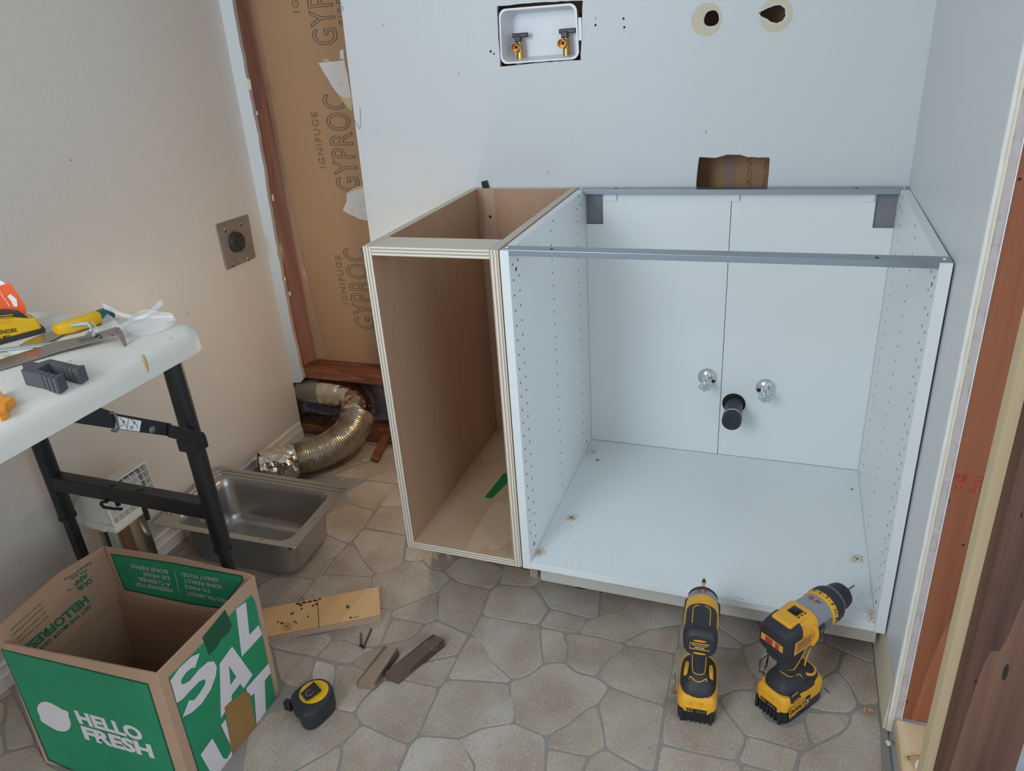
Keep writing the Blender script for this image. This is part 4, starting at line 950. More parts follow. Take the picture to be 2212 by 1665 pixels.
# ================================================================== VENT HOOD ON ITS PIPE
r0 = root('vent_hood', 'white plastic vent hood with grille sitting on a bright tin pipe under the table', 'vent hood', (-.94, -.24, 0))
hx0, hx1, hy0, hy1, hz = -1.012, -.868, -.318, -.168, .272
bm = BM(); lathe(bm, [(0, .0535), (hz, .0535)], (-.9370, -.246, 0), (0, 0, 1), 48); obj('pipe', bm, M['tin'], r0, smooth='auto', label='shiny tin pipe')
bm = BM(); prism(bm, [(hx0, hy0, hz), (hx1, hy0, hz), (hx1, hy1, hz), (hx0, hy1, hz)], (0, 0, .018)); obj('flange', bm, M['hood_plastic'], r0, bevel=.006, segs=3)
prof = [(hx0+.008, hz+.017)] + [(hx0+.008+.105*(1-math.cos(a)), hz+.017+.090*math.sin(a)**1.25) for a in [PI/2*k/12 for k in range(1, 12)]] + [(hx0+.122, hz+.106)]
bm = BM(); n = len(prof); ys = [hy0+.010, hy0+.0115, hy0+.018, (hy0+hy1)/2, hy1-.018, hy1-.0115, hy1-.010]; sc = [.93, .975, 1, 1, 1, .975, .93]
R_ = [[bm.verts.new((hx0+.008+(x-hx0-.008), y, hz+.016+(z-hz-.016)*s)) for x, z in prof] for y, s in zip(ys, sc)]
for a, b2 in zip(R_[:-1], R_[1:]):
    for k in range(n-1): bm.faces.new((a[k], a[k+1], b2[k+1], b2[k]))
for side in (0, -1):
    lo_ = bm.verts.new((hx1-.010, ys[side], hz+.016)); bm.faces.new(R_[side]+[lo_] if side == 0 else (R_[side]+[lo_])[::-1])
obj('hood_shell', bm, M['hood_plastic'], r0, smooth='auto')
gx0, gz0, gx1, gz1 = hx1-.009, hz+.018, hx0+.124, hz+.108
def gp(y, s): return Vector((gx0+(gx1-gx0)*s, y, gz0+(gz1-gz0)*s))
ya, yb = hy0+.008, hy1-.008
bm = BM(); tube(bm, [gp(ya, 0), gp(ya, 1), gp(yb, 1), gp(yb, 0), gp(ya, 0)], .0036, 8); obj('grille_frame', bm, M['hood_plastic'], r0, smooth='auto', bevel=0)
for k in range(1, 8):
    y = ya+(yb-ya)*k/8; bm = BM(); tube(bm, [gp(y, 0)]+[gp(y, s) for s in (.3, .6, .85)]+[gp(y, 1)+Vector((-.006, 0, 0))], .0011, 6); obj('grille_bar', bm, M['hood_plastic'], r0)
for k in range(1, 5):
    s = k/5; bm = BM(); tube(bm, [gp(ya, s), gp(yb, s)], .0011, 6); obj('grille_bar', bm, M['hood_plastic'], r0)
bm = BM(); prism(bm, [(hx0+.03, ya+.006, hz+.019), (gx0-.022, ya+.006, hz+.019), (gx0-.034, ya+.006, hz+.085), (hx0+.06, ya+.006, hz+.07)], (0, .118, 0)); obj('damper_flap', bm, M['white_ink'], r0)
for y in (hy0-.0003,):
    for x in (hx0+.02, hx1-.05):
        bm = BM(); box(bm, x, x+.018, y-.0015, y+.004, hz+.003, hz+.015); obj('screw_recess', bm, M['hood_plastic'], r0, bevel=.001)

# ================================================================== MEAL KIT CARDBOARD BOX
h = .300
TBR, TBL, TFL, TFR = at(550, 1242, 2, h), at(222, 1179, 2, h), at(-2, 1388, 2, h), at(338, 1456, 2, h)
BBR, BFL = at(605, 1497, 2, 0), at(98, 1648, 2, 0)
def meet(P0, N0, P1, N1):          # where two wall planes meet on the floor
    a, b2, e = N0.x, N0.y, P0.dot(N0); c, d, f = N1.x, N1.y, P1.dot(N1); D_ = a*d-b2*c
    return Vector(((e*d-b2*f)/D_, (a*f-e*c)/D_, 0))
_f = (TFR-TFL).cross(BFL-TFL); _r = (TBR-TFR).cross(BBR-TBR); _b = (TBL-TBR).cross(BBR-TBR); _l = (TFL-TBL).cross(BFL-TFL)
BFR = meet(TFL, _f, TFR, _r); BBL = meet(TBR, _b, TBL, _l)
r0 = root('cardboard_box', 'open green and brown cardboard carton with printed lettering on the floor', 'box', (-.61, -.53, 0))
cen = (TBR+TBL+TFL+TFR+BBR+BFL+BFR+BBL)/8
def wallp(name, a, b2, c, d, mt=M['cardboard']):   # a,b top; c,d bottom
    N_ = (b2-a).cross(d-a).normalized()
    if N_.dot((a+c)/2-cen) < 0: N_ = -N_
    bm = BM(); P = []
    m_ = lambda p, q, t: p.lerp(q, t)
    prism(bm, [a, b2, c, d], -N_*.0045); o = obj(name, bm, [mt], r0, bevel=.0012); return o, N_
fw, NF = wallp('front_panel', TFL, TFR, BFR, BFL); rw, NR = wallp('right_panel', TFR, TBR, BBR, BFR)
bw, NB = wallp('back_panel', TBR, TBL, BBL, BBR); lw, NL = wallp('left_panel', TBL, TFL, BFL, BBL)
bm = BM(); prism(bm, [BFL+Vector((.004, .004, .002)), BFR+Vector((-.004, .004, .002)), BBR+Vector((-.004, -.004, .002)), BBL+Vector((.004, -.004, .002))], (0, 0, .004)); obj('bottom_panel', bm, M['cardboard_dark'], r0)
def onface(pts, key, P0, N_, off=.0004):
    ox, oy, s = key; return [atp(ox+pts[i]/s, oy+pts[i+1]/s, P0+N_*off, N_) for i in range(0, len(pts), 2)]
def prnt(pts, key, P0, N_, mt, par, off=.0004, nm='print', th=.0003):
    P = onface(pts, key, P0, N_, off); bm = BM(); prism(bm, P, -N_*th); return obj(nm, bm, M[mt], par)
def prnt_text(s, key, O, E, U, P0, N_, mt, par, bold=.012, off=.0005):
    a = onface(O+E+U, key, P0, N_, off); bm = text_on(s, a[0], a[1]-a[0], a[2]-a[0], bold=bold, thick=.0002)
    return obj('printed_text', bm, M[mt], par)
K4 = (300, 1300, 4.5625); K3 = (0, 1150, 3.233); KE = (0, 1450, 7.745); K3b = (250, 1050, 5.946)
prnt([290,745, 640,400, 960,65, 1110,-70, 1150,0, 1350,945, 1155,1215, 930,1560, 790,1770, 620,1790], K4, TFR, NR, 'box_green', rw, .0003)
prnt([290,745, 312,800, 640,1800, 620,1790], K4, TFR, NR, 'box_green_dark', rw, .0005)
prnt([625,350, 850,75, 918,225, 880,310, 810,370, 770,450, 690,528, 650,420], K4, TFR, NR, 'box_green_dark', rw, .00045)
for pts in ([600,505, 555,645, 520,650, 470,690, 420,760, 415,800, 440,812, 500,780, 590,670, 680,590, 740,585, 768,640, 760,720, 710,860, 620,1000, 520,1090, 435,1132, 495,970, 545,968, 600,900, 650,820, 660,780, 645,760, 600,780, 500,880, 440,950, 375,995, 320,800, 310,780, 400,650, 520,540],
            [920,440, 1120,718, 1035,850, 1000,805, 915,915, 915,970, 850,1030, 848,1085, 810,1140, 797,610],
            [1055,0, 958,70, 1015,538, 1215,320, 1182,228, 1090,325],
            [1280,605, 1300,700, 1240,775, 1253,1080, 1160,1205, 1150,1050, 1140,900, 1110,925, 1070,890, 1060,850],
            [855,1158, 812,1215, 912,1430, 912,1470, 870,1545, 835,1545, 725,1345, 610,1505, 720,1700, 800,1700, 925,1530, 905,1380]):
    prnt(pts, K4, TFR, NR, 'box_white', rw, .0007, 'printed_letter')
prnt([888,628, 960,737, 903,820], K4, TFR, NR, 'box_green', rw, .0009)
prnt([1035,878, 1090,898, 1150,1205, 1148,1262, 932,1580, 920,1480, 845,1050, 850,1030, 975,930], K4, TFR, NR, 'box_tape', rw, .0012, 'packing_tape')
prnt([8,812, 570,945, 1035,1055, 1255,1760, 640,1730, 335,1590], K3, TFL, NF, 'box_green_dark', fw, .0003)
prnt([18,822, 570,957, 1026,1066, 1238,1750, 640,1716, 345,1582], K3, TFL, NF, 'box_green', fw, .0005)
prnt([700,515, 770,508, 850,530, 940,580, 1040,640, 1120,665, 1145,700, 1145,760, 1175,830, 1182,900, 1160,960, 1110,1000, 1040,1005, 960,990, 860,940, 760,880, 690,830, 670,780, 660,730, 630,670, 620,600, 650,545], KE, TFL, NF, 'box_white', fw, .0008, 'printed_lime')
prnt_text('HELLO', K3, [556,1333], [1012,1462], [513,1236], TFL, NF, 'box_white', fw, .05, .0009)
prnt_text('FRESH', K3, [596,1443], [1083,1580], [560,1345], TFL, NF, 'box_white', fw, .05, .0009)
# inner faces
PBi = TBR-NB*.0052; PLi = TBL-NL*.0052
def flap(pts, key, P0, N_, mt, par, nm): 
    P = jag(onface(pts, key, P0, N_, 0), .02, .0006, 3); bm = BM(); prism(bm, P, N_*-.003); return obj(nm, bm, M[mt], par)
fb = flap([735,95, 1240,170, 1735,285, 1760,300, 1540,560, 1300,520, 880,425, 800,250], K3, PBi, NB, 'cardboard', r0, 'back_flap')
fl_ = flap([716,98, 412,275, 0,640, -40,790, 410,830, 480,745, 560,645, 700,545, 872,443], K3, PLi, NL, 'cardboard', r0, 'left_flap')
NBi, NLi = -NB, -NL; Pb2 = PBi-NB*.0032; Pl2 = PLi-NL*.0032
prnt([772,147, 1210,212, 1692,302, 1700,335, 1545,533, 1350,505, 870,402, 805,240], K3, Pb2, NBi, 'box_green_dark', fb, .0003)
prnt([780,155, 1210,221, 1682,310, 1690,335, 1541,520, 1350,494, 876,392, 812,240], K3, Pb2, NBi, 'box_green', fb, .0005)
prnt([746,1085, 753,1085, 823,1380, 815,1380], K3b, Pb2, NBi, 'box_grey', fb, .0007)
for s, O, E in (("YOU'RE ABOUT", [1443,1452], [905,1345]), ('TO MAKE', [1217,1318], [880,1262]), ('SOME REALLY', [1362,1268], [862,1185]), ('GREAT FOOD', [1315,1182], [835,1103]),
                ('PREPARE-TOI', [727,1312], [255,1232]), ('A CUISINER', [702,1240], [285,1160]), ('DE VRAIS', [688,1157], [350,1100]), ('BONS REPAS', [667,1076], [192,1000])):
    prnt_text(s, K3b, O, E, [O[0]+8, O[1]+52], Pb2, NBi, 'box_grey', fb, .03, .0007)
for s, O, E, U, bd in (('HELLOFRESH', [590,437], [130,820], [628,480], .04), ('GET THE MOST OUT', [628,500], [265,810], [640,522], .03), ('OUR', [635,316], [530,387], [652,345], .04), ('APP', [605,278], [510,346], [622,308], .04),
                   ('OVER 25,000', [605,250], [488,320], [612,264], .02), ('RATINGS', [530,277], [443,324], [536,290], .02),
                   ('GET HELP WITH YOUR ORDER', [285,487], [68,680], [292,497], 0), ('RATE YOUR FAVOURITE MEALS', [300,515], [82,715], [306,526], 0), ('GET COOKING TIPS & MORE', [315,545], [115,737], [322,557], 0), ("SELECT NEXT WEEK'S DISH", [333,575], [135,757], [340,586], 0)):
    prnt_text(s, K3, O, E, U, Pl2, NLi, 'box_ink', fl_, bd, .0006)
for cx, cy in ((628, 216), (606, 228), (586, 241), (566, 254), (546, 268)):
    c = onface([cx, cy], K3, Pl2, NLi, .0006)[0]; uy = (TFL-TBL).normalized(); uz = Vector((0, 0, 1)); bm = BM()
    prism(bm, [c+uy*(math.sin(k*PI/5)*(.0042 if k % 2 == 0 else .0018))-uz*(math.cos(k*PI/5)*(.0042 if k % 2 == 0 else .0018)) for k in range(10)], NLi*.0002); obj('printed_star', bm, M['box_ink'], fl_)
prnt([470,400, 505,392, 504,398, 480,404, 480,412], K3, Pl2, NLi, 'box_ink', fl_, .0006)
for (x0, y0, a, l, w) in ((-.56, -.56, .5, .20, .07), (-.60, -.50, -.3, .16, .05)):
    bm = BM(); box(bm, -l/2, l/2, -w/2, w/2, 0, .018); bm.transform(Matrix.Translation((x0, y0, .012+.02*(l < .18)))@Matrix.Rotation(a, 4, 'Z')@Matrix.Rotation(.0, 4, 'Y'))
    thing1('wood_offcut', bm, M['old_wood_x'], 'brown wood offcut in the bottom of the %s' % ('green carton, larger piece' if l > .18 else 'green carton, smaller piece on top'), 'offcut')

# ================================================================== PLYWOOD SCRAP, STICKS, SCREWS, TAPE
A_, B_, C_, D_ = at(818, 1267, 2, .018), at(822, 1328, 2, .018), at(590, 1373, 2, .018), at(568, 1320, 2, .018)
C2 = B_+(C_-B_)*1.22; D2 = A_+(C2-B_)*1.02
bm = BM(); hexa(bm, [p-Vector((0, 0, .0172)) for p in (A_, B_, C2, D2)], [A_, B_, C2, D2])
for f in bm.faces:
    f.normal_update()
    if abs(f.normal.z) < .5: f.material_index = 1
ps = root('plywood_scrap', 'rectangular knotty plywood offcut lying beside the green carton', 'offcut', tuple((B_+D2)/2-Vector((0, 0, .018))))
obj('board', bm, [M['ply_scrap'], plies('scrap_edge', 'z', .0029, srgb(214, 186, 156), srgb(150, 116, 100))], ps)
Pz = Vector((0, 0, .0182))
def scr_poly(pts, key, mt='dark', nm='knot_mark'):
    P = [at(key[0]+pts[i]/key[2], key[1]+pts[i+1]/key[2], 2, .0182) for i in range(0, len(pts), 2)]; bm = BM(); prism(bm, P, (0, 0, .0002)); obj(nm, bm, M[mt], ps)
K6 = (560, 1230, 4.5)
scr_poly([564,292, 570,290, 584,565, 578,566], K6, 'dark', 'panel_seam')
def ring_mark(cx, cy, r0_, r1_, mt):
    P0 = []; 
    a = [at(K6[0]+(cx+r0_*math.cos(t*PI/12)*1.1)/K6[2], K6[1]+(cy+r0_*math.sin(t*PI/12))/K6[2], 2, .0183) for t in range(24)]
    b2 = [at(K6[0]+(cx+r1_*math.cos(t*PI/12)*1.1)/K6[2], K6[1]+(cy+r1_*math.sin(t*PI/12))/K6[2], 2, .0183) for t in range(24)]
    bm = BM(); A = [bm.verts.new(p) for p in a]; B2 = [bm.verts.new(p) for p in b2]
    for t in range(24): bm.faces.new((A[t], A[(t+1) % 24], B2[(t+1) % 24], B2[t]))
    obj('knot_ring', bm, M[mt], ps)
for r1_, r2_ in ((22, 19), (34, 31), (46, 44)): ring_mark(268, 552, r1_, r2_, 'screw_brown')
ring_mark(268, 552, 9, 2, 'dark'); ring_mark(860, 362, 16, 4, 'screw_brown')
for x, y, l in ((350, 330, 60), (380, 345, 50), (410, 320, 60), (470, 310, 50), (520, 300, 45), (540, 335, 30), (400, 380, 25), (200, 520, 40), (170, 510, 20), (300, 430, 30), (320, 420, 20), (465, 455, 22), (330, 505, 25), (350, 520, 18), (575, 285, 30), (510, 350, 30)):
    scr_poly([x, y, x+l*.4, y-9, x+l, y-4, x+l*.7, y+8, x+l*.3, y+12], K6, 'screw_brown', 'bark_fleck')
O, E, U = (at(K6[0]+a/K6[2], K6[1]+b2/K6[2], 2, .0182) for a, b2 in ((910, 476), (968, 462), (908, 464)))
bm = text_on('happe', O, E-O, U-O, bold=.02, thick=.0002); obj('printed_text', bm, M['black_ink'], ps)
scr_poly([870,466, 886,458, 903,464, 888,478], K6, 'black_ink', 'printed_mark')
def stick(nm, px, zt_, mt, lb, low=None):
    T_ = [at(u, v, 2, zt_) for u, v in px]; r_ = root(nm, lb, 'wood stick', tuple(sum(T_, Vector())/4-Vector((0, 0, zt_))))
    bm = BM(); n = 14; rings = []
    a, b2, c, d = T_                    # near-left, near-right, far-right, far-left
    for i in range(n+1):
        t_ = i/n; l = a.lerp(d, t_); r = b2.lerp(c, t_)
        w = lambda k: noise.noise_vector(l*60+Vector((k, i, 0)))*.0007
        rings.append([l+w(1), r+w(2), Vector((r.x, r.y, .0004))+Vector((.001, 0, 0)), Vector((l.x, l.y, .0004))])
    loft(bm, rings); o = obj('body', bm, mt, r_, bevel=.0008)
    # grain follows the stick
    dr = (d-a).normalized(); ang = math.atan2(dr.y, dr.x)-PI/2
    for v in o.data.vertices: v.co = Matrix.Rotation(-ang, 3, 'Z') @ v.co
    r_.rotation_euler = (0, 0, ang)
    return r_
stick('wood_stick', ((770, 1472), (806, 1474), (860, 1400), (829, 1394)), .020, M['stick'], 'weathered grey wood stick with a split far end, nearest the tape measure')
stick('wood_stick', ((832, 1452), (857, 1462), (959, 1380), (935, 1369)), .022, M['stick_dark'], 'darker paint-smeared wood stick lying against the split one')
def screw(u0, v0, u1, v1, lb):
    a = at(u0, v0, 2, .004); b2 = at(u1, v1, 2, .002); d = (b2-a); L_ = d.length; r_ = root('wood_screw', lb, 'screw', (a.x, a.y, 0), group='loose screws on the floor')
    bm = BM(); lathe(bm, [(0, .0045), (.0012, .0043), (.004, .0018), (L_*.45, .0018)], a, d, 14); obj('head', bm, M['screw_brown'], r_, smooth='auto')
    bm = BM(); n = 40; lathe(bm, [(L_*.45+(L_*.5)*i/n, .0015+.0008*(i % 2)) for i in range(n)]+[(L_, .0002)], a, d, 10); obj('thread', bm, M['screw_brown'], r_)
    bm = BM(); lathe(bm, [(-.0003, .0018), (.0, .0018)], a, d, 6); obj('recess', bm, M['dark'], r_)
screw(780, 1394, 780, 1366, 'brown wood screw pointing away, left one of the crossed pair')
screw(785, 1398, 803, 1356, 'brown wood screw slanting right, right one of the crossed pair')
# tape measure
r0 = root('tape_measure', 'black tape measure with yellow face and belt clip lying on its side', 'tape measure', (-.325, -.425, 0))
cT = at(678, 1494, 2, .048)
tip = at(672, 1569, 2, 0); tip = Vector((tip.x, tip.y, 0)); dT = (tip-Vector((cT.x, cT.y, 0))); dT.normalize(); sT = Vector((-dT.y, dT.x, 0))
def tring(s, z, off=0):
    out = []
    for k in range(48):
        a = 2*PI*k/48; d = Vector((math.cos(a), math.sin(a), 0)); c1 = max(0, d.dot(dT)); c2 = max(0, d.dot((dT*.25-sT*.97).normalized()))
        r = .0385+.0175*c1**7+.010*c2**9
        out.append(Vector((cT.x, cT.y, z))+d*r*s)
    return out
bm = BM(); loft(bm, [tring(.93, .0005), tring(.985, .003), tring(1.0, .008), tring(1.0, .036), tring(.985, .042), tring(.93, .0462), tring(.80, .0482)]); obj('body', bm, M['black_rubber'], r0, smooth='auto')
bm = BM(); lathe(bm, [(0, .0300), (.0008, .0298), (.0013, .0285), (.0013, .0001)], (cT.x, cT.y, .0478), (0, 0, 1), 44); yf = obj('yellow_face', bm, M['yellow_tape'], r0, smooth='auto')
KT = (600, 1430, 9.794)
def tp(pts, z): return [at(KT[0]+pts[i]/KT[2], KT[1]+pts[i+1]/KT[2], 2, z) for i in range(0, len(pts), 2)]
bm = BM(); prism(bm, tp([768,412, 938,598, 700,775, 640,812, 575,815, 470,695, 510,640], .0530), (0, 0, .0012)); cl = obj('belt_clip', bm, M['black_plastic'], r0, bevel=.0008)
bm = BM(); tube(bm, smooth_path(tp([700,570, 620,620, 590,680, 620,715, 700,690, 760,620], .0545), 5), .0010, 6); obj('clip_slot', bm, M['ring_grey'], cl)
bm = BM(); tube(bm, tp([765,412, 938,600], .0535), .0008, 6); obj('clip_edge', bm, M['screw_steel'], cl)
bm = BM(); prism(bm, tp([480,700, 500,695, 585,800, 575,815], .0545), (0, 0, .0010)); obj('clip_lip', bm, M['screw_steel'], cl)
O, E, U = tp([905,530, 842,462, 955,495], .0493); bm = text_on('NLV', O, E-O, U-O, bold=.02, thick=.0002); obj('marker_text', bm, M['black_ink'], yf)
q = at(617, 1520, 2, .02); bm = BM(); box(bm, q.x-.001, q.x+.016, q.y-.006, q.y+.006, .008, .030); obj('hook', bm, M['black_plastic'], r0, bevel=.001)
bm = BM(); c_ = at(659, 1532, 2, .046); lathe(bm, [(0, .0022), (.0006, .002)], (c_.x, c_.y, .0462), (0, 0, 1), 10); obj('case_screw', bm, M['ring_grey'], r0)

# ================================================================== DRILLS (local frames: x right, y forward, z up)
def L_(bm, name, mt, par, **k):
    return obj(name, bm, mt, par, local=True, **k)
def zl(bm, rings, e=6, n=40): return loft(bm, [sup((cx, cy, z), (1, 0, 0), (0, 1, 0), a, b2, e, n) for (z, cx, cy, a, b2) in rings])
def yl(bm, rings, e=2.0, n=40): return loft(bm, [sup((cx, y, cz), (1, 0, 0), (0, 0, 1), a, b2, e, n) for (y, cx, cz, a, b2) in rings])
def ltext(s, O, X, Y, mt, par, bold=.01, nm='lettering', sub=None):
    bm = text_on(s, O, X, Y, bold=bold, thick=.0003); return L_(bm, nm, M[mt], par)
def battery(rt):
    g = obj
    bm = BM(); zl(bm, [(.0005, 0, 0, .0355, .0585), (.003, 0, 0, .0375, .0605), (.032, 0, 0, .0375, .0605)], 7); bt = L_(bm, 'battery', M['black_plastic'], rt, smooth='auto')
    bm = BM(); zl(bm, [(.026, 0, .0, .0381, .0611), (.050, 0, 0, .0378, .0605), (.056, 0, 0, .0355, .0580), (.062, 0, 0, .0325, .054)], 6); L_(bm, 'battery_top', M['yellow'], bt, smooth='auto', label='yellow upper half of the battery')
    for k in range(5):
        bm = BM(); box(bm, -.020+k*.0085, -.016+k*.0085, -.0630, -.0600, .001, .026); L_(bm, 'battery_rib', M['black_plastic'], bt, bevel=.001)
    for x in (-.030, .0235):
        bm = BM(); box(bm, x, x+.0065, -.0640, -.058, .001, .030); L_(bm, 'battery_rib', M['black_plastic'], bt, bevel=.0015)
    bm = BM(); box(bm, -.019, .019, -.0630, -.0605, .027, .038); L_(bm, 'charge_gauge', M['black_plastic'], bt, bevel=.001)
    for k in range(3):
        bm = BM(); box(bm, .001+k*.006, .0035+k*.006, -.0633, -.0629, .030, .0345); L_(bm, 'gauge_light', M['ring_grey'], bt)
    bm = BM(); tube(bm, [(-.016, -.0632, .0295), (-.007, -.0632, .0295), (-.007, -.0632, .0355), (-.016, -.0632, .0355), (-.016, -.0632, .0295)], .0005, 5); L_(bm, 'gauge_icon', M['yellow'], bt)
    bm = BM(); box(bm, -.024, .024, -.0625, -.058, .036, .042); L_(bm, 'release_lip', M['yellow'], bt, bevel=.002)
    bm = BM(); box(bm, -.012, -.0095, -.062, -.050, .040, .054); box(bm, .0075, .010, -.062, -.050, .040, .054); box(bm, -.012, .010, -.0600, -.050, .050, .054); L_(bm, 'release_latch', M['yellow'], bt, bevel=.001)
    return bt
def belt_clip(rt, x, y, z, tilt):
    bm = BM(); P = [(0, 0, 0), (0, -.002, .030), (0, .012, .036), (0, .020, .030), (0, .016, .002)]
    pts = [Vector((x+p[0], y+p[1], z+p[2])) for p in P]
    tube(bm, smooth_path(pts+[pts[0]], 4), .0022, 6); tube(bm, [pts[0]+Vector((.0, 0, 0)), Vector((x+.010, y+.004, z-.002))], .003, 6); return L_(bm, 'belt_hook', M['tin'], rt, smooth='auto', label='bright metal belt hook')

# impact driver, seen from behind
imp = root('impact_driver', 'yellow and black cordless impact driver standing on its battery, seen from behind', 'power tool', (.4215, -.1570, 0), rz=math.radians(4))
battery(imp)
bm = BM(); zl(bm, [(.056, 0, -.002, .0350, .054), (.068, 0, -.003, .0345, .051), (.077, 0, -.004, .0300, .043), (.086, 0, -.006, .0215, .031), (.098, 0, -.008, .0168, .024), (.120, 0, -.008, .0155, .022), (.150, 0, -.006, .0160, .023), (.166, 0, -.002, .0170, .026)], 3); hd = L_(bm, 'handle', M['black_rubber'], imp, smooth='auto')
for sx in (-1, 1):
    bm = BM(); zl(bm, [(.068, sx*.0255, -.012, .0045, .014), (.096, sx*.0225, -.012, .0035, .010)], 4); L_(bm, 'handle_accent', M['yellow'], hd, smooth='auto')
    bm = BM(); tube(bm, smooth_path([(sx*.0125, -.0245, .150), (sx*.0125, -.026, .120), (sx*.011, -.029, .102), (sx*.006, -.0320, .0985), (0, -.0325, .098)], 6), .0008, 6); L_(bm, 'handle_line', M['yellow'], hd)
    bm = BM(); tube(bm, smooth_path([(0, -.0385, .084), (sx*.008, -.037, .087), (sx*.0150, -.033, .090), (sx*.0165, -.035, .080), (sx*.0150, -.0415, .073)], 6), .0010, 6); L_(bm, 'handle_line', M['yellow'], hd)
CZ = .197
bm = BM(); yl(bm, [(-.040, 0, CZ, .0290, .0300), (-.020, 0, CZ, .0315, .0325), (.020, 0, CZ, .0325, .0335), (.044, 0, CZ, .0318, .0325)], 2.05); mh = L_(bm, 'motor_housing', M['yellow'], imp, smooth='auto')
bm = BM(); yl(bm, [(-.0590, 0, CZ-.002, .0225, .0200), (-.0580, 0, CZ-.002, .0265, .0245), (-.052, 0, CZ-.001, .0300, .0300), (-.040, 0, CZ, .0318, .0325), (-.028, 0, CZ+.001, .0312, .0325)], 2.8); bc = L_(bm, 'back_cap', M['black_rubber'], imp, smooth='auto')
bm = BM()
for i, (y, w) in enumerate(((-.045, .024), (-.02, .0235), (.005, .022), (.018, .019))): pass
rings = []
for y, w in ((-.046, .0350), (-.030, .0350), (-.005, .0352), (.010, .0350), (.016, .0345)):
    up = [Vector((w*math.sin(a), y, CZ+w*math.cos(a))) for a in [(-1+2*k/12)*(.95 if y < .012 else .80) for k in range(13)]]
    dn = [Vector((p.x, p.y, p.z-.006)) for p in reversed(up)]; rings.append(up+dn)
loft(bm, rings); tp_ = L_(bm, 'top_grip', M['black_rubber'], imp, smooth='auto')
bm = BM(); tube(bm, [(-.0160, -.036, CZ+.0318), (-.0160, .004, CZ+.0318), (-.011, .0095, CZ+.0340), (.011, .0095, CZ+.0340), (.0160, .004, CZ+.0318), (.0160, -.036, CZ+.0318)], .0009, 6); L_(bm, 'grip_line', M['yellow'], tp_)
bm = BM(); yl(bm, [(.040, 0, CZ, .0312, .0318), (.046, 0, CZ, .0308, .0312), (.062, 0, CZ, .0290, .0290), (.074, 0, CZ, .0240, .0240)], 2.1); ns = L_(bm, 'gear_case', M['grey_case'], imp, smooth='auto')
bm = BM(); yl(bm, [(.066, 0, CZ, .0285, .0285), (.070, 0, CZ, .0290, .0290), (.079, 0, CZ, .0230, .0230), (.082, 0, CZ, .016, .016)], 2.1); L_(bm, 'nose_bumper', M['black_rubber'], imp, smooth='auto')
for sx in (-1, 1):
    bm = BM(); yl(bm, [(.030, sx*.030, CZ-.004, .004, .012), (.050, sx*.030, CZ-.004, .0045, .014), (.058, sx*.028, CZ-.004, .004, .011)], 3); L_(bm, 'side_bumper', M['black_rubber'], ns, smooth='auto')
bm = BM(); yl(bm, [(.080, 0, CZ, .0105, .0105), (.086, 0, CZ, .0085, .0085), (.094, 0, CZ, .0080, .0080)], 2); L_(bm, 'collet', M['black_plastic'], imp, smooth='auto')
bm = BM(); yl(bm, [(.092, 0, CZ, .0030, .0030), (.118, 0, CZ, .0030, .0030)], 2, 12); bit = L_(bm, 'driver_bit', M['yellow'], imp)
bm = BM(); yl(bm, [(.116, 0, CZ, .0036, .0036), (.120, 0, CZ, .0044, .0044), (.124, 0, CZ, .0036, .0036), (.131, 0, CZ, .0012, .0012)], 2, 12); L_(bm, 'bit_tip', M['black_plastic'], bit)
bm = BM(); tube(bm, [(-.0175, -.0592, CZ-.009), (.0175, -.0592, CZ-.009), (.0175, -.0592, CZ+.005), (-.0175, -.0592, CZ+.005), (-.0175, -.0592, CZ-.009)], .0009, 6); L_(bm, 'label_frame', M['label_orange'], bc)
ltext('BRUSHLESS', (-.014, -.0592, CZ-.0012), (.028, 0, 0), (0, 0, .0040), 'label_orange', bc, .03); ltext('MOTOR', (-.009, -.0592, CZ-.0066), (.018, 0, 0), (0, 0, .0036), 'white_ink', bc, .03)
for z in (CZ+.0115, CZ-.0190):
    bm = BM(); yl(bm, [(-.0594, 0, z, .0120, .0020), (-.0570, 0, z, .0120, .0022)], 2); L_(bm, 'cap_slot', M['yellow'], bc)
ltext('E', (-.011, .052, CZ+.0304), (.009, 0, 0), (0, .010, -.0012), 'red', ns, .02, 'marker_letter'); ltext('F', (.0015, .052, CZ+.0304), (.009, 0, 0), (0, .010, -.0012), 'red', ns, .02, 'marker_letter')
belt_clip(imp, -.046, -.035, .040, 0)

# hammer drill, turned towards the wall
drl = root('hammer_drill', 'yellow and black cordless hammer drill with steel bit, standing on its battery', 'power tool', (.5930, -.1110, 0), rz=-math.radians(37))
bt = battery(drl)
bm = BM(); box(bm, .0380, .0386, -.050, .012, .012, .042); lb_ = L_(bm, 'side_label', M['black_ink'], bt)
bm = BM(); tube(bm, [(.0389, -.049, .021), (.0389, -.003, .021), (.0389, -.003, .041), (.0389, -.049, .041), (.0389, -.049, .021)], .0008, 6); L_(bm, 'label_frame', M['yellow'], lb_)
bm = BM(); box(bm, .0385, .0389, -.048, -.004, .022, .040); L_(bm, 'label_ground', M['yellow'], lb_)
ltext('DeWALT', (.0389, -.0465, .025), (0, .041, 0), (0, 0, .012), 'black_ink', bt, .03)
ltext('5', (.0387, .000, .022), (0, .0095, 0), (0, 0, .013), 'white_ink', bt, .03); ltext('XR', (.0387, .000, .037), (0, .010, 0), (0, 0, .0050), 'black_ink', bt, .03); ltext('20V MAX', (.0387, -.047, .0145), (0, .020, 0), (0, 0, .0035), 'white_ink', bt, .01); ltext('5.0Ah', (.0387, .001, .0165), (0, .009, 0), (0, 0, .003), 'white_ink', bt, .0)
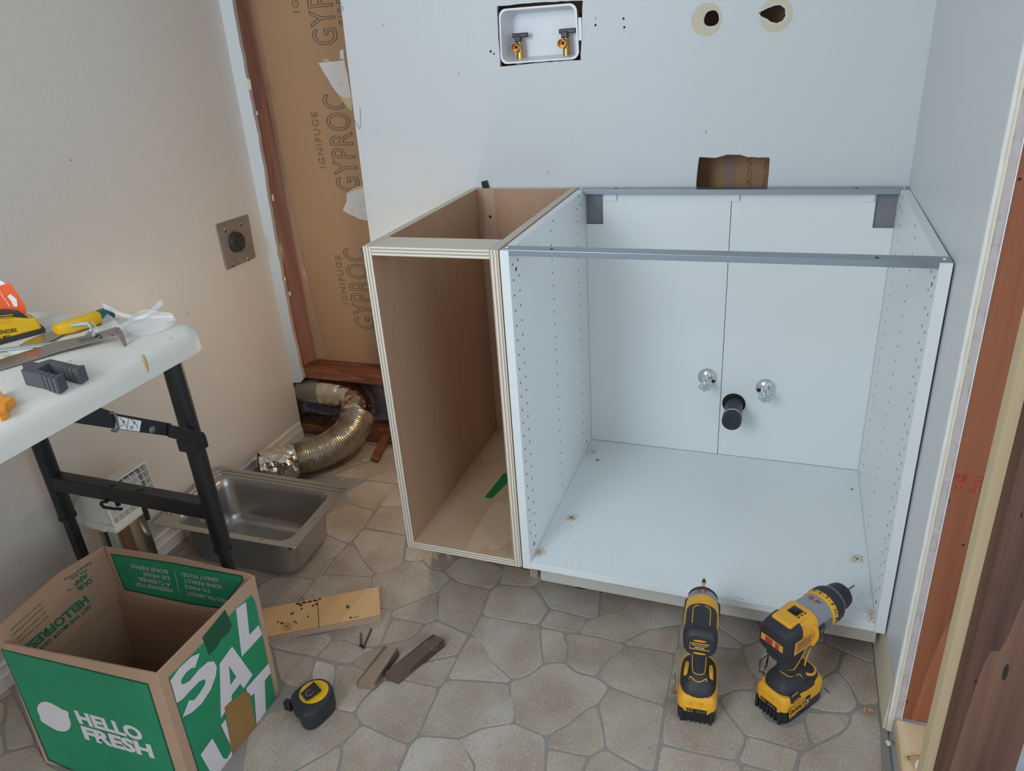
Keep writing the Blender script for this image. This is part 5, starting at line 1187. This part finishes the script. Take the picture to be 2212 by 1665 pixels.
bm = BM(); zl(bm, [(.054, 0, .002, .0350, .056), (.066, 0, .002, .0345, .054), (.075, 0, .000, .0300, .046), (.084, 0, -.007, .0235, .033), (.096, 0, -.013, .0185, .025)], 3); ft = L_(bm, 'foot', M['black_rubber'], drl, smooth='auto')
bm = BM()
loft(bm, [sup((0, cy, z), (1, 0, 0), (0, 1, 0), a, b2, 2.6, 36) for z, cy, a, b2 in ((.088, -.014, .0205, .027), (.100, -.014, .0172, .023), (.125, -.010, .0168, .023), (.150, -.004, .0180, .026), (.178, .000, .0200, .030))]); hd = L_(bm, 'handle', M['black_rubber'], drl, smooth='auto')
for pts in ([(.0185, -.020, .092), (.0165, -.034, .100), (0, -.0365, .101)], [(.0172, -.018, .108), (.012, -.030, .110), (0, -.0320, .1105)], [(.0172, -.018, .108), (.0180, -.006, .122), (.0188, .004, .140), (.0200, .006, .160), (.0195, -.010, .164)], [(.0185, -.020, .092), (.0215, -.004, .090), (.0255, 0, .078)]):
    bm = BM(); tube(bm, smooth_path(pts, 6), .0009, 6); L_(bm, 'handle_line', M['yellow'], hd)
bm = BM(); tube(bm, smooth_path([(.0180, .0125, .100), (.0180, .016, .120), (.0190, .024, .140)], 6), .0018, 8); L_(bm, 'handle_accent', M['yellow'], hd)
bm = BM(); tube(bm, smooth_path([(.012, .010, .082), (.0245, .016, .080), (.0275, .030, .0745), (.020, .046, .0715), (0, .050, .0715), (-.020, .046, .0715)], 6), .0028, 8); L_(bm, 'gauge_ring', M['yellow'], ft, smooth='auto')
bm = BM(); zl(bm, [(.060, .031, .008, .007, .018), (.076, .026, .008, .006, .014)], 4); L_(bm, 'foot_bumper', M['black_rubber'], ft, smooth='auto')
bm = BM(); zl(bm, [(.052, .033, -.030, .006, .015), (.066, .028, -.030, .005, .012)], 4); fb_ = L_(bm, 'foot_bumper', M['black_rubber'], ft, smooth='auto')
bm = BM(); box(bm, .0385, .0394, -.040, -.022, .0545, .0575); box(bm, .0330, .0342, -.040, -.022, .0645, .0670); L_(bm, 'foot_accent', M['yellow'], fb_, bevel=.0005)
CZ = .199
bm = BM(); yl(bm, [(-.0705, 0, CZ-.004, .0240, .0230), (-.0690, 0, CZ-.004, .0285, .0280), (-.060, 0, CZ-.003, .0325, .0330), (-.040, 0, CZ-.001, .0335, .0345), (-.028, 0, CZ, .0330, .0350)], 4); bc = L_(bm, 'back_cap', M['black_rubber'], drl, smooth='auto')
bm = BM(); yl(bm, [(-.030, 0, CZ, .0328, .0345), (-.010, 0, CZ, .0335, .0350), (.006, 0, CZ, .0345, .0355), (.014, 0, CZ, .0345, .0350)], 3.2); mh = L_(bm, 'motor_housing', M['yellow'], drl, smooth='auto')
bm = BM(); box(bm, -.0215, .0215, -.052, .014, CZ+.026, CZ+.0372); tpb = L_(bm, 'top_cover', M['yellow'], mh, bevel=.005, segs=3)
bm = BM(); box(bm, -.010, .011, -.022, .000, CZ+.0368, CZ+.0380); swp = L_(bm, 'switch_plate', M['black_plastic'], mh, bevel=.0005)
bm = BM(); box(bm, -.005, .006, -.018, -.006, CZ+.0375, CZ+.0425); L_(bm, 'speed_switch', M['black_plastic'], mh, bevel=.0015)
for k in range(3):
    bm = BM(); box(bm, .0130, .0165, -.022+k*.009, -.018+k*.009, CZ+.0370, CZ+.0375); L_(bm, 'speed_mark', M['black_ink'], mh)
bm = BM(); yl(bm, [(.012, 0, CZ, .0340, .0345), (.040, 0, CZ, .0332, .0335), (.062, 0, CZ, .0330, .0330)], 2.2); gc = L_(bm, 'gear_case', M['grey_case'], drl, smooth='auto')
bm = BM(); yl(bm, [(.0600, 0, CZ, .0350, .0350), (.0605, 0, CZ, .0358, .0358), (.0730, 0, CZ, .0358, .0358)], 2); rg = L_(bm, 'torque_ring', M['yellow'], drl, smooth='auto')
bm = BM(); 
rings = []
for y, s in ((.0725, 1.0), (.078, 1.0), (.090, .985), (.097, .93)):
    rings.append([Vector((.0358*s*(1+.018*math.cos(24*a))*math.cos(a), y, CZ+.0358*s*(1+.018*math.cos(24*a))*math.sin(a))) for a in [2*PI*k/120 for k in range(120)]])
loft(bm, rings); L_(bm, 'collar', M['black_rubber'], drl, smooth='auto')
bm = BM(); yl(bm, [(.096, 0, CZ, .0320, .0320), (.104, 0, CZ, .0300, .0300)], 2); L_(bm, 'chuck_ring', M['ring_grey'], drl, smooth='auto')
bm = BM(); yl(bm, [(.103, 0, CZ, .0280, .0280), (.106, 0, CZ, .0272, .0272), (.126, 0, CZ, .0262, .0262), (.1265, 0, CZ, .0254, .0254), (.134, 0, CZ, .0240, .0240), (.142, 0, CZ, .0160, .0160), (.144, 0, CZ, .0060, .0060)], 2); L_(bm, 'chuck', M['black_rubber'], drl, smooth='auto')
bm = BM(); rings = []
for i in range(60):
    y = .140+i*.0006; a0 = i*.42
    rings.append([Vector(((.0021 if k % 2 == 0 or i < 18 else .0012)*math.cos(2*PI*k/4+a0*(i > 17)), y, CZ+(.0021 if k % 2 == 0 or i < 18 else .0012)*math.sin(2*PI*k/4+a0*(i > 17)))) for k in range(4)])
loft(bm, rings); L_(bm, 'drill_bit', M['ring_grey'], drl)
for s, a in (('3', 118), ('5', 95), ('7', 72), ('9', 49), ('11', 26), ('1', 2)):
    an = math.radians(a); r_ = .0362; c_ = Vector((r_*math.cos(an), .0640, CZ+r_*math.sin(an))); tg = Vector((math.sin(an), 0, -math.cos(an))); w = .0045 if len(s) == 1 else .007
    ltext(s, c_-tg*w/2, tg*w, Vector((0, .0065, 0)), 'black_ink', rg, .03, 'torque_number')
    an = math.radians(a-11); c_ = Vector((r_*math.cos(an), .0665, CZ+r_*math.sin(an))); bm = BM(); bmesh.ops.create_icosphere(bm, subdivisions=1, radius=.0008, matrix=Matrix.Translation(c_)); L_(bm, 'torque_dot', M['black_ink'], rg)
ltext('E', (-.010, .040, CZ+.0340), (.0085, -.0, 0), (0, .010, -.0), 'red', gc, .02, 'marker_letter'); ltext('F', (.0035, .040, CZ+.0338), (.0085, 0, -.0012), (0, .010, 0), 'red', gc, .02, 'marker_letter')
bm = BM(); box(bm, .0335, .0345, -.050, .004, CZ-.024, CZ+.006); sl = L_(bm, 'warning_label', M['label_orange'], mh, bevel=.0004)
for k in range(6):
    bm = BM(); box(bm, .0344, .0347, -.044, -.002-.004*(k % 2), CZ+.0010-k*.0036, CZ+.0022-k*.0036); L_(bm, 'label_line', M['black_ink'] if k != 4 else M['red'], sl)
bm = BM(); tube(bm, smooth_path([(.031, .000, CZ+.018), (.036, .006, CZ+.008), (.037, .008, CZ-.010), (.032, .004, CZ-.028)], 6), .0045, 8); L_(bm, 'side_rib', M['yellow'], mh, smooth='auto')
bm = BM(); box(bm, .0325, .0352, .018, .034, CZ-.020, CZ+.008); L_(bm, 'mode_plate', M['black_rubber'], gc, bevel=.001)
bm = BM(); box(bm, .0332, .0345, .038, .056, CZ-.012, CZ+.006); L_(bm, 'case_label', M['ring_grey'], gc)
ltext('T', (.0354, .022, CZ-.014), (0, .007, 0), (0, 0, .010), 'yellow', gc, .05, 'hammer_icon')
bm = BM(); zl(bm, [(.146, .0, .024, .0080, .007), (.174, .0, .028, .0100, .009)], 3); L_(bm, 'trigger', M['yellow'], drl, smooth='auto')
bm = BM(); box(bm, -.024, .024, -.0718, -.0700, CZ-.012, CZ+.002); rl_ = L_(bm, 'rear_label', M['label_orange'], bc, bevel=.0004)
bm = BM(); box(bm, -.014, .002, -.0722, -.0717, CZ-.011, CZ+.001); L_(bm, 'red_mark', M['red'], rl_)
bm = BM(); box(bm, .008, .016, -.0722, -.0717, CZ-.011, CZ+.001); L_(bm, 'red_mark', M['red'], rl_)
bm = BM(); yl(bm, [(-.071, .006, CZ-.034, .016, .006), (-.055, .006, CZ-.034, .018, .007)], 3); L_(bm, 'cap_lug', M['black_rubber'], bc, smooth='auto')
belt_clip(drl, -.046, -.034, .058, 0)

# ================================================================== FOLDING TABLE
tb = root('folding_table', 'white plastic folding table with black metal legs along the left wall', 'table', (-.74, -.90, 0))
tx0, tx1, ty0, ty1, TZ = -1.024, -.4515, -1.53, -.3080, .820
def trr(ii, z, rad=.055, n=10):
    out = []; rad = max(.01, rad-ii)
    for (cx, cy, a0) in ((1, 0, -90), (1, 1, 0), (0, 1, 90), (0, 0, 180)):
        for k in range(n+1):
            a = math.radians(a0+90*k/n); out.append(Vector(((tx1-ii-rad if cx else tx0+ii+rad)+rad*math.cos(a), (ty1-ii-rad if cy else ty0+ii+rad)+rad*math.sin(a), z)))
    return out
bm = BM(); loft(bm, [trr(.004, TZ-.046), trr(.0, TZ-.044), trr(.0, TZ-.036), trr(.001, TZ-.022), trr(.004, TZ-.010), trr(.010, TZ-.0035), trr(.020, TZ), trr(.06, TZ)]); tt = obj('tabletop', bm, M['table_plastic'], tb, smooth='auto')
P = [at(u, v, 0, tx1-.0004) for u, v in ((306, 765), (310, 766), (315, 774), (319, 786), (321, 800), (318, 805), (315, 790), (311, 776))]
bm = BM(); prism(bm, P, (.0010, 0, 0)); obj('glue_drip', bm, M['stain'], tt, label='tan glue drip')
LX1, LX2, LY = -.528, -.969, -.345
for x in (LX1, LX2):
    bm = BM(); lathe(bm, [(0, .0180), (.445, .0180), (.450, .017)], (x, LY, .770), (0, 0, -1), 28); lg = obj('leg', bm, M['table_metal'], tb, smooth='auto')
    bm = BM(); lathe(bm, [(0, .0136), (.33, .0136)], (x, LY, .332), (0, 0, -1), 24); obj('leg_extension', bm, M['table_metal'], lg, smooth='auto')
    bm = BM(); lathe(bm, [(0, .0192), (.008, .0192)], (x, LY, .330), (0, 0, -1), 24); obj('collar', bm, M['table_metal'], lg, smooth='auto')
    bm = BM(); lathe(bm, [(0, .017), (.014, .016)], (x, LY, .0), (0, 0, 1), 20); obj('rubber_foot', bm, M['black_rubber'], lg, smooth='auto')
for x in (LX1, LX2):
    bm = BM(); lathe(bm, [(0, .0180), (.768, .0180)], (x, -1.44, .001), (0, 0, 1), 20); obj('leg', bm, M['table_metal'], tb, smooth='auto')
bm = BM(); box(bm, LX2+.010, LX1-.010, LY-.014, LY+.014, .404, .440); cb = obj('crossbar', bm, M['table_metal'], tb, bevel=.002)
bm = BM(); box(bm, LX2+.010, LX1-.010, -1.454, -1.426, .404, .440); obj('crossbar', bm, M['table_metal'], tb, bevel=.002)
for x in (-.79, -.715):
    bm = BM(); lathe(bm, [(0, .0055), (.024 if x < -.75 else .045, .0055)], (x, LY-.002, .412 if x < -.75 else .410), (0, 0, -1), 12); obj('pin', bm, M['table_metal'], cb, smooth='auto')
    bm = BM(); lathe(bm, [(0, .010), (.002, .007)], (x+.003, LY, .440), (0, 0, 1), 16); obj('rivet', bm, M['table_metal'], cb, smooth='auto')
bm = BM(); tube(bm, smooth_path([(-.80, LY-.016, .405), (-.815, LY-.02, .402), (-.812, LY-.02, .392), (-.79, LY-.018, .390), (-.765, LY-.016, .392)], 4), .0035, 8); obj('latch_hook', bm, M['table_metal'], cb, smooth='auto')
# folding brace
bx = LX1+.020
def bar(pts, x, th, nm, mt, par, **k):
    P = [at(u, v, 0, x) for u, v in pts]; bm = BM(); prism(bm, P, (th, 0, 0)); return obj(nm, bm, mt, par, **k)
br = bar(((120, 925), (203, 876), (250, 893), (366, 914), (366, 942), (248, 926), (155, 912)), bx, .005, 'brace', M['table_metal'], tb, bevel=.0008)
br2 = bar(((362, 916), (437, 933), (441, 940), (440, 957), (434, 962), (362, 944)), bx+.0055, .004, 'brace_end', M['table_metal'], tb, bevel=.0008)
bar(((250, 898), (305, 909), (301, 932), (249, 925)), bx+.0052, .0004, 'instruction_sticker', M['card_white'], br, label='white instruction sticker with a tick and a cross')
bar(((277, 903), (278, 903), (275, 929), (274, 929)), bx+.0057, .0002, 'sticker_line', M['black_ink'], br)
for pts in ([(254, 917), (257, 923), (266, 917)], [(281, 920), (288, 927)], [(288, 920), (281, 927)], [(259, 902), (268, 912), (273, 922)], [(283, 905), (292, 913), (298, 925)], [(266, 908), (270, 912), (265, 914), (266, 908)], [(288, 912), (292, 913), (290, 917), (288, 912)]):
    P = [at(u, v, 0, bx+.0058) for u, v in pts]; bm = BM(); tube(bm, P, .0005, 5); obj('sticker_line', bm, M['black_ink'], br)
q = [at(u, v, 0, bx+.003) for u, v in ((232, 892), (240, 890), (247, 900), (252, 925), (247, 931), (238, 929))]
bm = BM(); tube(bm, [p+Vector((.004, 0, 0)) for p in q], .0024, 8); obj('lock_ring', bm, M['ring_grey'], br, smooth='auto')
for u, v, r_ in ((329, 928, .0055), (353, 933, .003), (435, 948, .0045)):
    p = at(u, v, 0, bx+.006); bm = BM(); lathe(bm, [(0, r_*1.2), (.0015, r_*1.1), (.003, r_*.7)], (p.x-.001, p.y, p.z), (1, 0, 0), 16); obj('rivet', bm, M['ring_grey'] if r_ > .005 else M['table_metal'], br, smooth='auto')
bm = BM(); p = at(415, 945, 0, LX1); box(bm, LX1-.02, LX1+.026, LY-.022, LY+.010, p.z-.022, p.z+.004); obj('brace_bracket', bm, M['table_metal'], tb, bevel=.002)

# ---- things on the table
T0 = TZ+.0004
F = Vector((-.733, -.417, 0)); dS = Vector((.447, .894, 0)).normalized(); wS = Vector((-.894, .447, 0)).normalized(); sN = -wS
r0 = root('stud_sensor', 'yellow and black wall sensor tool at the left end of the table', 'tool', (F.x-.05, F.y-.09, TZ))
def sprof(pts, w0, w1): 
    P = [F+dS*l+wS*w0+Vector((0, 0, TZ+hh)) for l, hh in pts]; bm = BM(); prism(bm, P, wS*(w1-w0)); return bm
obj('base', sprof([(.002, .0004), (-.20, .0004), (-.20, .009), (.004, .009)], -.001, .045), M['black_rubber'], r0, bevel=.001)
yb_ = obj('body', sprof([(.0, .0085), (-.20, .0085), (-.20, .040), (-.055, .044), (-.035, .041), (-.018, .034), (-.010, .031), (-.004, .030)], .0, .044), M['yellow_tape'], r0, bevel=.0035, segs=3)
obj('top_band', sprof([(-.014, .031), (-.022, .043), (-.040, .0505), (-.060, .0530), (-.20, .0500), (-.20, .040), (-.055, .043), (-.034, .040), (-.020, .032)], .004, .040), M['black_rubber'], r0, bevel=.001)
def side_txt(s, px, bold=.02):
    P0 = F+sN*.0006; O, E, U = (atp(u, v, P0, sN) for u, v in px); bm = text_on(s, O, E-O, U-O, bold=bold, thick=.0003); obj('printed_text', bm, M['black_ink'], yb_)
side_txt('SENSORS', ((-6, 723), (36, 717), (-7, 714))); side_txt('for M50', ((-8, 734), (23, 728), (-9, 728)), .01)
for k in range(5):
    P0 = F+sN*.0008; a, b2 = (atp(u, v, P0, sN) for u, v in ((-4, 683+k*4.5), (28-k*.8, 679+k*4.2))); bm = BM(); tube(bm, [a, b2], .0007, 6); obj('grip_rib', bm, M['yellow_tape'], yb_)
cn = Vector((.80, -.60, .10)).normalized(); cP = Vector((-.80, -.405, .86))
r0 = root('hang_card', 'orange and white cardboard hang card standing behind the yellow sensor', 'packaging', (-.80, -.40, TZ))
P = [atp(u, v, cP, cn) for u, v in ((-8, 619), (18, 612), (24, 613), (54, 660), (62, 698), (-8, 712))]; bm = BM(); prism(bm, P, -cn*.0005); hc = obj('card', bm, M['card_orange'], r0)
P = [atp(u, v, cP+cn*.0008, cn) for u, v in ((16, 640), (22, 635), (26, 638), (36, 646), (38, 662), (30, 662), (24, 650))]; bm = BM(); prism(bm, P, -cn*.0003); obj('hang_hole', bm, M['card_white'], hc)
P = [atp(u, v, cP-cn*.004, cn) for u, v in ((-8, 605), (2, 606), (11, 612), (14, 640), (-8, 640))]; bm = BM(); prism(bm, P, -cn*.0005); obj('backing_card', bm, M['card_white'], r0)
O, E, U = (atp(u, v, cP+cn*.0008, cn) for u, v in ((-3, 631), (19, 663), (1, 628))); bm = text_on('ly love our home', O, E-O, U-O, bold=.01, thick=.0002); obj('printed_text', bm, M['card_white'], hc)

r0 = root('drywall_saw', 'scraper with chipped yellow handle, green butt and wide steel blade on the table', 'hand tool', (-.70, -.39, TZ))
hp = [at(121, 713, 2, .832), at(150, 705, 2, .834), at(190, 692, 2, .834), at(214, 684, 2, .832)]; d_ = (hp[-1]-hp[0]).normalized(); w_ = Vector((-d_.y, d_.x, 0))
bm = BM(); loft(bm, [sup(p, w_, (0, 0, 1), a, b2, 3.5, 24) for p, a, b2 in zip(hp, (.012, .0135, .0140, .0135), (.0095, .0115, .0115, .0110))]); obj('handle', bm, M['yellow_tape'], r0, smooth='auto')
bm = BM(); loft(bm, [sup(hp[-1]+d_*s, w_, (0, 0, 1), a, b2, 3, 24) for s, a, b2 in ((-.001, .0140, .0115), (.012, .0145, .012), (.024, .011, .009))]); obj('butt', bm, M['green_plastic'], r0, smooth='auto')
P = [at(u, v, 2, .8235) for u, v in ((112, 715), (138, 722), (105, 739), (70, 748), (35, 752), (55, 738), (85, 725))]; bm = BM(); prism(bm, P, (0, 0, .0009)); obj('blade', bm, M['pry'], r0)
r0 = root('hooked_rod', 'grey zinc square rod with a hooked end on the table', 'hand tool', (-.66, -.45, TZ))
pp = [at(u, v, 2, z) for u, v, z in ((-12, 758, .8245), (90, 746, .8245), (165, 736, .8250), (186, 728, .8270), (196, 716, .8330), (196, 706, .841), (190, 699, .8470), (176, 700, .8475), (154, 703, .8465))]
bm = BM(); tube(bm, pp, .0042, 4); obj('rod', bm, M['zinc'], r0, bevel=.0006)
r0 = root('pry_bar', 'shiny flat pry bar with a bent down end at the front of the table', 'hand tool', (-.60, -.45, TZ))
rows = []
for U_, L2, z in (((-8, 779), (-8, 799), .8260), ((60, 757), (63, 777), .8270), ((120, 738), (126, 757), .8290), ((200, 721), (203, 736), .8320), ((235, 711), (240, 723), .8390), ((250, 706), (251, 721), .8430), ((259, 708), (256, 723), .8410), ((265, 716), (260, 731), .8350), ((274, 742), (270, 750), .8215)):
    a = at(*U_, 2, z); b2 = at(*L2, 2, z-.0015); rows.append([a, b2, b2-Vector((.001, 0, .0030)), a-Vector((.001, 0, .0030))])
bm = BM(); loft(bm, rows); pb = obj('bar', bm, M['pry'], r0, smooth='auto')
p = at(214, 723, 2, .8366); bm = BM(); prism(bm, [at(u, v, 2, .8362) for u, v in ((203, 728), (208, 724), (216, 722), (219, 723), (213, 727), (206, 730))], (0, 0, .0003)); obj('nail_slot', bm, M['dark'], pb)
# grooved block
K8 = (0, 580, 3.95)
r0 = root('grooved_block', 'U-shaped dark grey foam block with saw grooves at the table edge', 'block', (-.55, -.55, TZ))
def blk(pts, nm='segment', z=.8450):
    P = [at(K8[0]+pts[i]/K8[2], K8[1]+pts[i+1]/K8[2], 2, z) for i in range(0, len(pts), 2)]; bm = BM(); prism(bm, P, (0, 0, T0-z)); return obj(nm, bm, M['foam'], r0, bevel=.0007)
blk([175,868, 200,845, 185,818, 265,788, 325,802, 430,770, 590,805, 522,832, 415,803, 318,858, 400,880, 345,905], 'body')
for pts in ([352,907, 405,882, 440,892, 385,922], [392,924, 447,894, 480,902, 425,936], [432,938, 487,904, 535,890, 540,892, 480,938, 462,945], [528,834, 597,807, 625,813, 560,843], [566,845, 632,815, 660,822, 600,853], [606,855, 667,824, 720,822, 650,862]):
    blk(pts)
# safety glasses
r0 = root('safety_glasses', 'clear plastic safety glasses at the far corner of the table', 'glasses', (-.55, -.39, TZ))
def sheet(bot, top, zb, zt_, th, nm):
    B2 = smooth_path([at(u, v, 2, zb) for u, v in bot], 6); T2 = smooth_path([at(u, v, 2, zt_) for u, v in top], 6); bm = BM(); rows = []
    for i in range(len(B2)):
        t_ = (B2[min(i+1, len(B2)-1)]-B2[max(i-1, 0)]).normalized(); n_ = t_.cross(Vector((0, 0, 1)))*th; m_ = B2[i].lerp(T2[i], .5)+n_*4
        rows.append([B2[i], m_, T2[i], T2[i]+n_, m_+n_, B2[i]+n_])
    loft(bm, rows); o = obj(nm, bm, M['clear'], r0, smooth='auto')
    bm = BM(); tube(bm, T2, .0009, 6); tube(bm, B2, .0009, 6); obj('lens_rim', bm, M['clear_rim'], o, smooth='auto'); return o
sheet([(222, 727), (206, 722), (199, 710), (203, 698), (216, 698), (232, 706), (256, 716)], [(210, 706), (201, 698), (198, 686), (206, 678), (222, 676), (240, 684), (258, 704)], .8215, .836, .0012, 'lens')
sheet([(272, 716), (284, 722), (300, 724), (322, 722), (345, 716), (365, 708), (376, 702)], [(273, 704), (284, 684), (300, 672), (322, 670), (345, 674), (362, 676), (372, 678)], .8215, .845, .0012, 'lens')
for pts, nm in (([(374, 684, .845), (340, 684, .842), (300, 686, .840), (265, 680, .846), (240, 668, .852), (224, 661, .856)], 'temple'), ([(258, 706, .836), (290, 690, .842), (318, 680, .848), (338, 662, .858), (350, 653, .863)], 'temple')):
    P = smooth_path([at(u, v, 2, z) for u, v, z in pts], 6); bm = BM(); rows = []
    for i, p in enumerate(P): s = i/len(P); hh = .0026+.0034*s*s; k_ = Vector((-.45, -.89, 0))*.0007; rows.append([p-k_+Vector((0, 0, hh)), p-k_-Vector((0, 0, hh)), p+k_-Vector((0, 0, hh)), p+k_+Vector((0, 0, hh))])
    loft(bm, rows); obj(nm, bm, M['clear_rim'], r0, smooth='auto')
bm = BM(); tube(bm, smooth_path([at(u, v, 2, z) for u, v, z in ((256, 714, .826), (262, 707, .834), (272, 708, .832), (276, 700, .840), (283, 680, .848))], 5), .0016, 8); obj('nose_bridge', bm, M['clear_rim'], r0, smooth='auto')
r0 = root('orange_part', 'orange plastic part with a pointed arm, cut off by the left photo edge', 'plastic part', tuple(at(-5, 875, 2, TZ)))
P = [at(u, v, 2, .834) for u, v in ((-16, 840), (-2, 838), (5, 850), (9, 857), (30, 856), (13, 869), (12, 884), (-4, 892), (-20, 885))]; bm = BM(); prism(bm, P, (0, 0, T0-.834)); obj('body', bm, M['orange'], r0, bevel=.0015)
P = [at(u, v, 2, T0+.001) for u, v in ((8, 756), (74, 752), (62, 760), (44, 768), (22, 762))]; bm = BM(); prism(bm, P, (0, 0, .0004)); thing1('paper_scrap', bm, M['card_white'], 'crumpled white plastic scrap under the rod on the table', 'paper scrap')
for i, (u, v) in enumerate(((15, 772), (152, 781), (370, 731), (52, 690))):
    p = at(u, v, 2, TZ); bm = BM(); bmesh.ops.create_icosphere(bm, subdivisions=1, radius=.0018 if i else .005); bm.transform(Matrix.Translation((p.x, p.y, TZ+.0012))@Matrix.Diagonal((1.5, 1, .5, 1)))
    thing1('crumb', bm, M['shaving'] if i else M['sawdust'], ('tan crumb beside the pry bar on the table' if i == 0 else 'tiny reddish crumb lying on the white table top'), 'crumb', None if i == 0 else 'crumbs on the table top')
